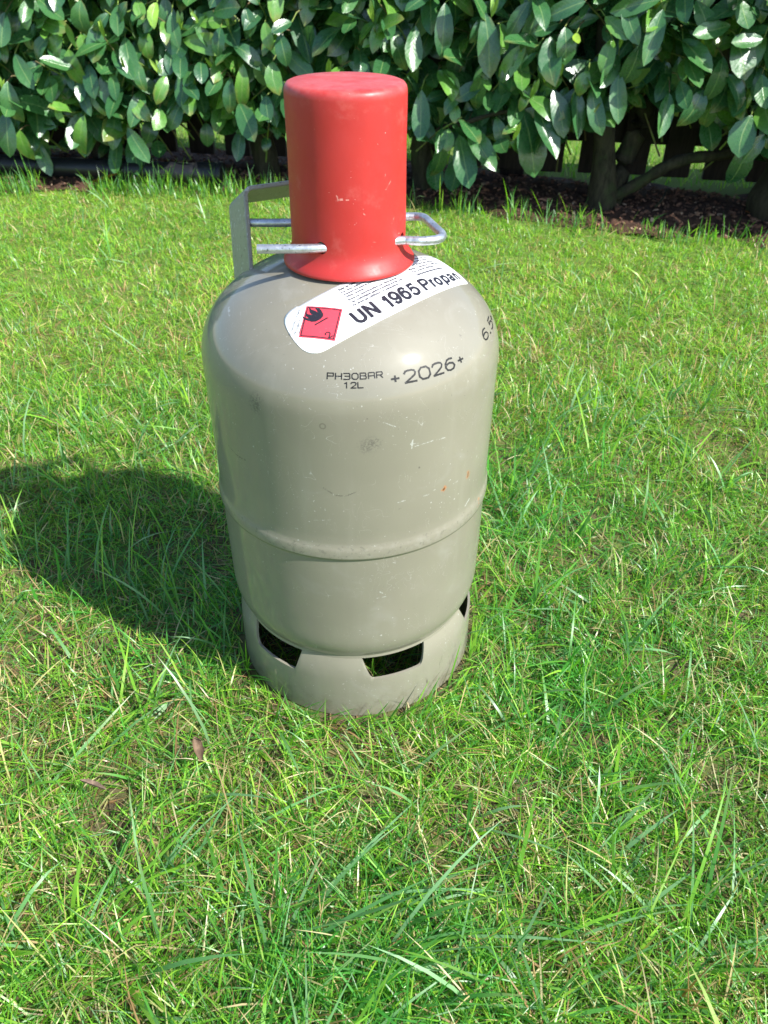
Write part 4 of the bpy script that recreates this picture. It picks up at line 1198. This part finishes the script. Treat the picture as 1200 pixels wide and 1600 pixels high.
# prominent leaves of the outer face, at the places measured on the photograph
HERO=[[0.406,1.401,0.226,0.446,1.351,0.105,0.06,0],[0.436,1.39,0.241,0.489,1.336,0.154,0.055,0],[0.289,1.443,0.184,0.351,1.385,0.114,0.05,0],[0.233,1.463,0.147,0.226,1.431,0.062,0.044,0],[0.27,1.45,0.163,0.297,1.405,0.062,0.055,0],[0.351,1.42,0.207,0.374,1.377,0.155,0.035,0],[0.245,1.459,0.174,0.24,1.426,0.138,0.036,1],[0.364,1.416,0.317,0.37,1.379,0.233,0.041,0],[0.547,1.35,0.283,0.57,1.306,0.201,0.04,0],[0.596,1.332,0.312,0.605,1.293,0.227,0.04,0],[0.517,1.36,0.272,0.532,1.32,0.189,0.041,0],[0.66,1.308,0.428,0.639,1.281,0.343,0.041,0],[0.802,1.257,0.389,0.825,1.213,0.323,0.049,0],[0.766,1.27,0.287,0.751,1.241,0.225,0.052,0],[0.87,1.232,0.244,0.849,1.205,0.179,0.062,0],[0.905,1.219,0.209,0.872,1.196,0.157,0.039,0],[0.719,1.287,0.301,0.732,1.247,0.256,0.032,0],[0.708,1.291,0.377,0.758,1.238,0.338,0.046,0],[0.797,1.259,0.448,0.807,1.22,0.403,0.045,0],[0.79,1.261,0.404,0.714,1.254,0.387,0.031,0],[0.552,1.348,0.412,0.588,1.3,0.387,0.031,1],[0.463,1.38,0.395,0.413,1.363,0.38,0.032,0],[0.417,1.397,0.426,0.396,1.369,0.341,0.039,0],[0.398,1.404,0.433,0.358,1.383,0.375,0.036,0],[0.51,1.363,0.437,0.435,1.355,0.413,0.035,0],[0.161,1.489,0.381,0.151,1.457,0.3,0.041,0],[0.215,1.47,0.295,0.25,1.422,0.251,0.034,1],[0.259,1.454,0.227,0.254,1.421,0.198,0.032,1],[0.704,1.293,0.277,0.696,1.26,0.207,0.039,0],[0.536,1.353,0.309,0.512,1.327,0.278,0.03,1],[0.476,1.375,0.39,0.482,1.338,0.333,0.039,0],[0.323,1.431,0.304,0.295,1.406,0.225,0.041,0],[0.501,1.366,0.38,0.496,1.333,0.362,0.032,2],[0.574,1.34,0.372,0.556,1.311,0.32,0.035,1],[0.855,1.238,0.383,0.788,1.227,0.374,0.03,0],[0.652,1.312,0.444,0.562,1.309,0.423,0.037,0],[0.224,1.466,0.426,0.226,1.431,0.339,0.044,0],[0.308,1.436,0.412,0.321,1.396,0.302,0.04,0],[0.448,1.385,0.372,0.443,1.352,0.309,0.039,0],[0.79,1.261,0.349,0.785,1.228,0.276,0.038,0],[0.869,1.232,0.32,0.876,1.195,0.265,0.038,0],[0.211,1.471,0.431,0.192,1.443,0.433,0.033,0],[0.179,1.483,0.253,0.176,1.449,0.157,0.043,0],[0.302,1.438,0.4,0.295,1.406,0.359,0.036,0],[0.914,1.306,0.172,0.903,1.275,0.096,0.048,3],[0.285,1.534,0.097,0.274,1.503,0.025,0.054,3],[0.222,1.557,0.085,0.23,1.519,0.021,0.043,3],[0.468,1.378,0.27,0.496,1.333,0.192,0.037,0],[0.628,1.32,0.363,0.614,1.29,0.295,0.042,0],[0.722,1.286,0.351,0.74,1.244,0.296,0.038,0],[0.268,1.45,0.24,0.231,1.429,0.231,0.031,0],[0.817,1.341,0.221,0.83,1.302,0.167,0.041,3],[0.395,1.405,0.353,0.389,1.372,0.291,0.04,0],[0.804,1.256,0.317,0.85,1.204,0.28,0.037,0],[0.584,1.336,0.442,0.61,1.292,0.377,0.034,0],[0.717,1.288,0.445,0.737,1.245,0.403,0.036,0],[-0.839,1.641,0.247,-0.828,1.605,0.171,0.049,0],[-0.849,1.731,0.142,-0.801,1.694,0.047,0.056,3],[-0.863,1.642,0.176,-0.889,1.608,0.091,0.047,0],[-0.84,1.641,0.136,-0.839,1.606,0.077,0.038,1],[-0.665,1.632,0.172,-0.704,1.599,0.087,0.028,1],[-0.614,1.719,0.114,-0.624,1.685,0.024,0.037,3],[-0.583,1.718,0.102,-0.561,1.682,0.024,0.05,3],[-0.561,1.627,0.144,-0.515,1.59,0.082,0.044,0],[-0.67,1.632,0.317,-0.665,1.597,0.249,0.042,1],[-0.617,1.63,0.416,-0.628,1.595,0.351,0.046,0],[-0.389,1.613,0.337,-0.277,1.553,0.334,0.035,1],[-0.589,1.628,0.276,-0.59,1.593,0.204,0.04,0],[-0.439,1.621,0.413,-0.449,1.586,0.382,0.032,2],[-0.484,1.623,0.417,-0.476,1.588,0.391,0.034,1],[-0.396,1.615,0.312,-0.394,1.579,0.272,0.042,0],[-0.267,1.586,0.331,-0.203,1.536,0.314,0.035,0],[-0.174,1.565,0.3,-0.17,1.529,0.246,0.041,1],[-0.247,1.581,0.293,-0.252,1.547,0.209,0.03,1],[-0.196,1.57,0.226,-0.194,1.534,0.184,0.036,0],[-0.266,1.585,0.208,-0.238,1.544,0.141,0.04,0],[-0.528,1.625,0.343,-0.511,1.589,0.271,0.045,0],[-0.407,1.617,0.394,-0.402,1.581,0.333,0.035,0],[-0.532,1.625,0.407,-0.534,1.591,0.357,0.038,0],[-0.708,1.634,0.342,-0.758,1.602,0.313,0.035,0],[-0.39,1.613,0.225,-0.387,1.578,0.195,0.04,1],[-0.536,1.626,0.212,-0.503,1.589,0.185,0.034,1],[-0.728,1.635,0.194,-0.721,1.6,0.17,0.031,2],[-0.733,1.635,0.259,-0.716,1.6,0.211,0.043,0],[-0.804,1.639,0.306,-0.767,1.602,0.248,0.042,0],[-0.724,1.635,0.357,-0.714,1.599,0.346,0.023,1],[-0.802,1.639,0.391,-0.817,1.604,0.33,0.041,0],[-0.738,1.636,0.416,-0.762,1.602,0.37,0.035,1],[-0.473,1.623,0.354,-0.485,1.588,0.312,0.035,1],[-0.586,1.628,0.373,-0.604,1.594,0.306,0.035,0],[-0.35,1.604,0.295,-0.342,1.568,0.269,0.036,0],[-0.304,1.594,0.27,-0.33,1.565,0.227,0.036,0],[-0.281,1.589,0.261,-0.287,1.555,0.202,0.039,0],[-0.185,1.567,0.38,-0.181,1.531,0.334,0.029,1],[-0.122,1.553,0.381,-0.154,1.525,0.374,0.028,0],[-0.372,1.699,0.142,-0.373,1.665,0.095,0.039,3],[-0.274,1.677,0.134,-0.287,1.645,0.069,0.039,3],[-0.472,1.623,0.19,-0.478,1.588,0.152,0.037,1],[-0.414,1.619,0.202,-0.452,1.587,0.158,0.037,0],[-0.292,1.591,0.367,-0.305,1.559,0.326,0.029,0],[-0.511,1.714,0.097,-0.498,1.679,0.062,0.04,3],[-0.229,1.577,0.407,-0.218,1.54,0.363,0.031,0],[-0.164,1.653,0.196,-0.16,1.617,0.134,0.038,3],[-0.836,1.73,0.094,-0.811,1.694,0.022,0.04,3],[-0.423,1.62,0.298,-0.445,1.586,0.271,0.036,0],[-0.633,1.63,0.348,-0.625,1.595,0.314,0.035,1],[-0.306,1.594,0.396,-0.248,1.546,0.41,0.034,0],[-0.152,1.56,0.356,-0.142,1.523,0.311,0.035,0],[-0.677,1.633,0.357,-0.722,1.6,0.305,0.035,1],[-0.629,1.63,0.286,-0.628,1.595,0.228,0.033,0],[-0.515,1.715,0.151,-0.522,1.68,0.11,0.039,3],[-0.216,1.664,0.113,-0.209,1.628,0.097,0.039,3]]
for (bx_, by_, bz_, tx_, ty_, tz_, w_, k_) in HERO:
    B = Vector((bx_, by_, bz_)); T = Vector((tx_, ty_, tz_))
    T = T + hout*rr.uniform(-.01, .012)
    d = T-B; L = d.length*1.06
    n_ = hout*1.0 + Vector((0, 0, rr.uniform(.2, .9))) + hx*rr.uniform(-.15, .65)
    pi_ = pick(1 if k_ == 1 else 2 if k_ == 2 else 0, rr)
    wr = (protos[pi_][1][0][:, 0].max())*2
    leaves.append((leaf_matrix(B, d, n_, L*1.06, min(1.6, max(.85, w_/(L*wr)*1.02))), pi_, shrub_of(B.x), True))
    st = B + (-hout)*rr.uniform(.03, .06) + Vector((0, 0, rr.uniform(.0, .03))) + hx*rr.uniform(-.02, .02)
    twigs.append((shrub_of(B.x), [st, st*.5+B*.5+Vector((0, 0, .006)), B], .0016))
# free shoots filling the whole hedge
def bottom(x):
    return float(np.interp(x, [-2, -.95, -.80, -.62, -.52, -.40, -.25, -.12, 0, .15, .25, .36, .50, .60, .70, .82, .92, 1.05, 1.3, 2],
                               [.07, .070, .095, .065, .150, .115, .105, .10, .11, .11, .09, .10, .135, .20, .235, .20, .17, .11, .12, .14]))
HTOP = .66
def shoot(tip, dirv, n, L0, shrub, tone=None, bud=False):
    dirv = dirv.normalized()
    side = dirv.cross(Vector((0, 0, 1)))
    if side.length < .1: side = hx.copy()
    side.normalize(); upv = side.cross(dirv)
    stem = L0*(.7+.16*n)
    start = tip - dirv*stem
    pts = [start - Vector((0, 0, .015)), start + dirv*stem*.5, tip]
    twigs.append((shrub, pts, .0017 + .0004*rr.random()))
    ph = rr.uniform(0, 6.28)
    for k in range(n):
        t = (k+.6)/n
        base = start + dirv*stem*t
        a_ = ph + k*2.4
        rad_ = side*math.cos(a_) + upv*math.sin(a_)
        d = dirv*(.25+.5*t) + rad_*rr.uniform(.65, 1.0) + Vector((0, 0, -1))*rr.choice([.1, .4, .6, .8, 1.0, 1.1]) + hout*.12
        nrm = hout*rr.uniform(.3, 1.0) + Vector((0, 0, 1))*rr.uniform(.3, 1.0) + hx*rr.uniform(-.3, .7) + rad_*.2
        L = L0*rr.uniform(.58, 1.2)*(1.0 if k < n-2 else .8)
        tn = tone if tone is not None else (1 if rr.random() < (.17 if k < n-2 else .36) else 0)
        leaves.append((leaf_matrix(base, d, nrm, L, rr.uniform(.92, 1.1)), pick(tn, rr), shrub, False))
    if bud:
        for k in range(rr.randint(2, 4)):
            d = dirv*.5 + Vector((rr.uniform(-.25, .25), rr.uniform(-.25, .25), 1.0))
            leaves.append((leaf_matrix(tip, d, hout+Vector((0, 0, .3)), rr.uniform(.028, .05), .8), 17+rr.randrange(3), shrub, False))
def face_y(x): return float(bed_y(x)) - .015
nsh = 0
# dense shoots: three depth layers
for layer, (dep0, dep1, count) in enumerate(((-.015, .03, 340), (.04, .11, 460), (.12, .30, 500))):
    for q in range(count):
        x = rr.uniform(-1.75, 1.75)
        zlo = bottom(x) + .055 + layer*.010
        z = zlo + (HTOP-zlo)*rr.random()**(1.05)
        cap_ = .05*((z-.3)/.5)**2 if z > .3 else 0
        y = face_y(x) + rr.uniform(dep0, dep1) + .02*math.sin(x*7+z*9) + cap_
        tip = Vector((x, y, z))
        d = hout*rr.uniform(.4, 1.0) + Vector((0, 0, rr.uniform(-.35, .95))) + hx*rr.uniform(-.9, .9)
        if layer == 2: d = hout*rr.uniform(-.2, .6) + Vector((0, 0, rr.uniform(-.1, .9))) + hx*rr.uniform(-.9, .9)
        shoot(tip, d, rr.randint(5, 8), rr.uniform(.090, .130), shrub_of(x), bud=(layer == 0 and rr.random() < .45))
# back face
for q in range(150):
    x = rr.uniform(-1.9, 1.9); z = rr.uniform(.22, HTOP)
    tip = Vector((x, face_y(x) + rr.uniform(.34, .40), z))
    shoot(tip, -hout + Vector((0, 0, rr.uniform(-.2, .6))) + hx*rr.uniform(-.6, .6), 6, .10, shrub_of(x))
# top
for q in range(150):
    x = rr.uniform(-1.8, 1.8)
    tip = Vector((x, face_y(x)+rr.uniform(.03, .36), HTOP+rr.uniform(-.02, .05)))
    shoot(tip, Vector((rr.uniform(-.5, .5), rr.uniform(-.5, .5), 1)), 7, .10, shrub_of(x), bud=rr.random() < .4)
# keep the gap over the fence foot clear on the right and drop leaves that dip too low
def low_ok(M_, hero):
    if hero: return True
    tipz = (M_ @ Vector((0, 1, 0))); b_ = M_.translation
    return min(tipz.z, b_.z) > bottom(tipz.x)
leaves = [l for l in leaves if low_ok(l[0], l[3])]
print('leaves', len(leaves))

# which leaves does the front show? coarse depth buffer
GW, GH = 480, 200
S_ = GW/1200.0
Mi = cam.matrix_world.inverted()
t_s = np.array([(x_*hw, y_, 0) for y_, hw in ((.08, .10), (.2, .17), (.32, .2), (.44, .21), (.56, .21), (.68, .19), (.8, .15), (.92, .08)) for x_ in (-1, -.66, -.33, 0, .33, .66, 1)])
ML = np.array([np.array(l[0]) for l in leaves])
W = np.einsum('nij,mj->nmi', ML[:, :3, :3], t_s) + ML[:, None, :3, 3]
Mi_n = np.array(Mi)
Cc = W @ Mi_n[:3, :3].T + Mi_n[:3, 3]
dep = -Cc[..., 2]; fx = 1193.34
px = ((600 + fx*Cc[..., 0]/dep)*S_).astype(int); py = ((800 - fx*Cc[..., 1]/dep)*S_).astype(int)
lid = np.repeat(np.arange(len(leaves)), len(t_s)).reshape(px.shape)
inb = (px >= 0) & (px < GW) & (py >= 0) & (py < GH)
buf = np.full((GH, GW), 1e9); own = np.full((GH, GW), -1)
order = np.argsort(-dep[inb]); a_, b_, c_ = py[inb][order], px[inb][order], lid[inb][order]
own[a_, b_] = c_
cnt = np.bincount(own[own >= 0], minlength=len(leaves))

shrub_names = ['laurel bush at the far left edge beyond the drain pipe', 'laurel bush above the left end of the black drain pipe', 'laurel bush over the middle of the black drain pipe',
               'laurel bush behind the grey handle, left of the red cap', 'laurel bush directly right of the red cap with hanging leaf clusters', 'laurel bush with the forked trunk in front of the fence gaps',
               'laurel bush with the thick trunk at the right edge of the lawn', 'laurel bush past the right edge trunk']
NK = NT('laurel_bark'); P = NK.obj()
mp = NK.n('ShaderNodeMapping'); mp.inputs['Scale'].default_value = (1, 1, .3); NK.put(mp.inputs['Vector'], P)
nb_ = NK.noise(mp.outputs[0], 70, 6, .7, .4)
cb = NK.mix(NK.ramp(nb_, .3, .72), (.020, .017, .011), (.062, .052, .034))
cb = NK.mix(NK.math('MULTIPLY', NK.ramp(NK.noise(P, 18, 4, .6), .5, .68), .6), cb, (.04, .06, .02))
m_bark = NK.done(NK.bsdf(cb, .85, 0, .25, NK.bump(nb_, .7, .004)))
NTw = NT('laurel_twig'); P = NTw.obj()
m_twig = NTw.done(NTw.bsdf(NTw.mix(NTw.ramp(NTw.noise(P, 14, 3, .6), .4, .62), (.20, .30, .06), (.15, .11, .06)), .6, 0, .3))

def limb(name, pts, radii, parent, base):
    path = smooth_path([Vector(q)-base for q in pts], 5)
    rad2 = np.interp(np.linspace(0, 1, len(path)), np.linspace(0, 1, len(radii)), radii)
    rad2 = [r*(1+.10*math.sin(i*1.7+r*900)) for i, r in enumerate(rad2)]
    me = tube(name, path, .02, 14, True, rad2)
    return link(name, me, m_bark, parent, True)

def shrub_base(i):
    x = SHR_X[i]; return Vector((x, float(bed_y(x))+.13, 0.0))
for i, sx_ in enumerate(SHR_X):
    base = shrub_base(i)
    root = empty('laurel_shrub', base)
    tag(root, shrub_names[i], 'shrub', 'laurel bushes of the hedge')
    z0 = Vector((0, 0, -.03))
    if i == 5:
        base_t = Vector((.640, 1.43, -.03))
        limb('trunk', [base_t, base_t+Vector((0, 0, .05)), Vector((.625, 1.435, .14)), Vector((.60, 1.45, .30)), Vector((.57, 1.48, .60))], [.042, .034, .028, .024, .014], root, base)
        limb('trunk', [base_t+Vector((.02, .02, .0)), Vector((.680, 1.46, .08)), Vector((.715, 1.47, .18)), Vector((.74, 1.5, .32)), Vector((.76, 1.52, .62))], [.034, .028, .024, .020, .012], root, base)
        limb('branch', [Vector((.672, 1.43, .025)), Vector((.72, 1.41, .060)), Vector((.775, 1.39, .105)), Vector((.83, 1.38, .125)), Vector((.90, 1.37, .135)), Vector((1.0, 1.37, .18)), Vector((1.1, 1.40, .3))], [.015, .014, .014, .013, .012, .010, .006], root, base)
    elif i == 6:
        b0 = Vector((1.06, 1.34, -.03))
        limb('trunk', [b0, b0+Vector((-.01, 0, .06)), b0+Vector((-.005, .01, .14)), b0+Vector((.03, .03, .30)), b0+Vector((.05, .06, .6))], [.085, .070, .056, .040, .020], root, base)
        limb('branch', [b0+Vector((0, 0, .13)), b0+Vector((-.10, -.0, .20)), b0+Vector((-.2, -.02, .30)), b0+Vector((-.26, 0, .45))], [.020, .016, .012, .007], root, base)
    elif i == 4:
        b0 = Vector((.205, 1.62, -.03))
        limb('trunk', [b0, b0+Vector((0, 0, .06)), b0+Vector((-.006, 0, .18)), b0+Vector((.02, .02, .34)), b0+Vector((.01, .02, .62))], [.040, .032, .028, .022, .012], root, base)
        limb('branch', [b0+Vector((0, 0, .14)), Vector((.245, 1.52, .165)), Vector((.275, 1.46, .183)), Vector((.33, 1.435, .205)), Vector((.40, 1.41, .225)), Vector((.45, 1.39, .245))], [.010, .008, .0055, .0048, .0040, .0028], root, base)
    else:
        b0 = base + Vector((rr.uniform(-.03, .03), .03, -.03))
        limb('trunk', [b0, b0+Vector((0, 0, .06)), b0+Vector((rr.uniform(-.03, .03), 0, .2)), b0+Vector((rr.uniform(-.06, .06), .02, .42)), b0+Vector((rr.uniform(-.08, .08), .02, .66))], [.042, .033, .028, .021, .012], root, base)
        limb('branch', [b0+Vector((0, 0, .12)), b0+Vector((.08, -.03, .25)), b0+Vector((.15, -.04, .42)), b0+Vector((.18, -.02, .6))], [.018, .014, .010, .006], root, base)
        limb('branch', [b0+Vector((0, 0, .15)), b0+Vector((-.09, -.02, .28)), b0+Vector((-.16, -.03, .45)), b0+Vector((-.2, 0, .62))], [.018, .014, .010, .006], root, base)
    # twigs of this bush, joined
    TV = []; TF = []
    for (sh, pts, r_) in twigs:
        if sh != i: continue
        n0 = len(TV)
        for j, q in enumerate(pts):
            t_ = (pts[min(j+1, 2)]-pts[max(j-1, 0)]).normalized()
            s_ = t_.cross(Vector((.1, .2, 1))).normalized(); w_ = s_.cross(t_)
            for k in range(5):
                an = 2*math.pi*k/5; TV.append(q-base + (s_*math.cos(an)+w_*math.sin(an))*r_*(1.2-.25*j))
        for j in range(2):
            for k in range(5):
                l_ = (k+1) % 5; TF.append((n0+j*5+k, n0+j*5+l_, n0+(j+1)*5+l_, n0+(j+1)*5+k))
    if TV:
        tw = link('twigs', pymesh('twigs', TV, TF), m_twig, root, True); tag(tw, kind='stuff')
    ids = [k for k in range(len(leaves)) if leaves[k][2] == i]
    ids.sort(key=lambda k: (-(cnt[k] + (1000 if leaves[k][3] and cnt[k] > 0 else 0))))
    single = [k for k in ids if cnt[k] >= 2][:298]
    rest = [k for k in ids if k not in set(single)]
    Tm = Matrix.Translation(-base)
    for k in single:
        o = bpy.data.objects.new('leaf', protos[leaves[k][1]][0]); COL.objects.link(o)
        o.parent = root
        o.matrix_basis = Tm @ leaves[k][0]
    if rest:
        VV = []; FF = []; CC = []; UU = []; n0 = 0
        for k in rest:
            Vp, Fp, Cp, Up = protos[leaves[k][1]][1]
            m_ = np.array(Tm @ leaves[k][0])
            VV.append(Vp @ m_[:3, :3].T + m_[:3, 3]); FF.append(np.array(Fp)+n0); CC.append(Cp); UU.append(Up); n0 += len(Vp)
        FF = np.concatenate(FF); UU = np.concatenate(UU)
        me = big_mesh('foliage', np.concatenate(VV), quads=FF, colors=np.concatenate(CC))
        ul = me.uv_layers.new(name='UVMap'); uvl = UU[FF.ravel()].copy(); uvl[:, 0] = uvl[:, 0]*.5+.5
        ul.data.foreach_set('uv', uvl.astype(np.float32).ravel())
        fo = link('foliage', me, m_leaf, root); tag(fo, kind='stuff')
    print('shrub', i, len(single), len(rest))

# ================================================================== SMALL THINGS IN THE GRASS AND BED
def dead_leaf(name, L, W, curl, fold, col, loc, rot, label):
    V = []; F = []; seg = 8; C_ = []
    for s_ in (0, 1):
        for k in range(seg+1):
            t = k/seg; hw = W/2*math.sin(math.pi*min(.97, t*.94+.03))**.7
            an = curl*(t-.5)
            for j, x_ in enumerate((-1, -.5, 0, .5, 1)):
                jit = .06*math.sin(k*2.3+j*1.9)
                V.append((x_*hw*(1+jit)*math.cos(fold*x_), L*(t-.5)*math.cos(an*.6), abs(x_)*hw*math.sin(fold) + L*.5*(1-math.cos(an)) + hw*jit - s_*.0006))
    n_ = (seg+1)*5
    for k in range(seg):
        for j in range(4):
            a_ = k*5+j; F.append((a_, a_+1, a_+6, a_+5)); F.append((n_+a_+5, n_+a_+6, n_+a_+1, n_+a_))
    N = NT(name+'_skin'); P = N.obj()
    c_ = N.mix(N.ramp(N.noise(P, 110, 5, .7), .3, .7), col, tuple(q*.45 for q in col))
    o = link(name, pymesh(name, V, F), N.done(N.bsdf(c_, .7, 0, .3, N.bump(N.noise(P, 300, 4, .7), .5, .001))), None, True)
    o.location = loc; o.rotation_euler = rot
    tag(o, label, 'leaf')
    return o
dead_leaf('fallen_leaf', .085, .040, .7, .35, (.34, .17, .045), (-.655, 1.655, .012), (R(-18), R(6), R(82)), 'brown fallen leaf lying below the black drain pipe')
dead_leaf('dry_leaf', .022, .014, 1.2, .9, (.22, .145, .09), (-.137, -.160, .018), (R(25), R(14), R(28)), 'small curled brown leaf standing in the grass in front of the cylinder')
dead_leaf('shrivelled_leaf', .024, .007, .5, .9, (.30, .21, .15), (-.215, -.192, .020), (R(5), R(20), R(72)), 'narrow shrivelled brown leaf lying on the grass at lower left')
dead_leaf('orange_leaf', .030, .014, .6, .4, (.42, .18, .05), (.985, 1.335, .008), (R(10), R(6), R(62)), 'small orange leaf on the bark beside the right edge trunk')
st = link('fallen_stick', tube('fallen_stick', smooth_path([(.86, 1.56, .004), (.83, 1.50, .02), (.80, 1.44, .014), (.77, 1.40, .006)], 4), .0028, 8), m_bark, None, True)
tag(st, 'thin bare stick lying on the bark between the trunks', 'stick')
print('objects', len(bpy.data.objects))
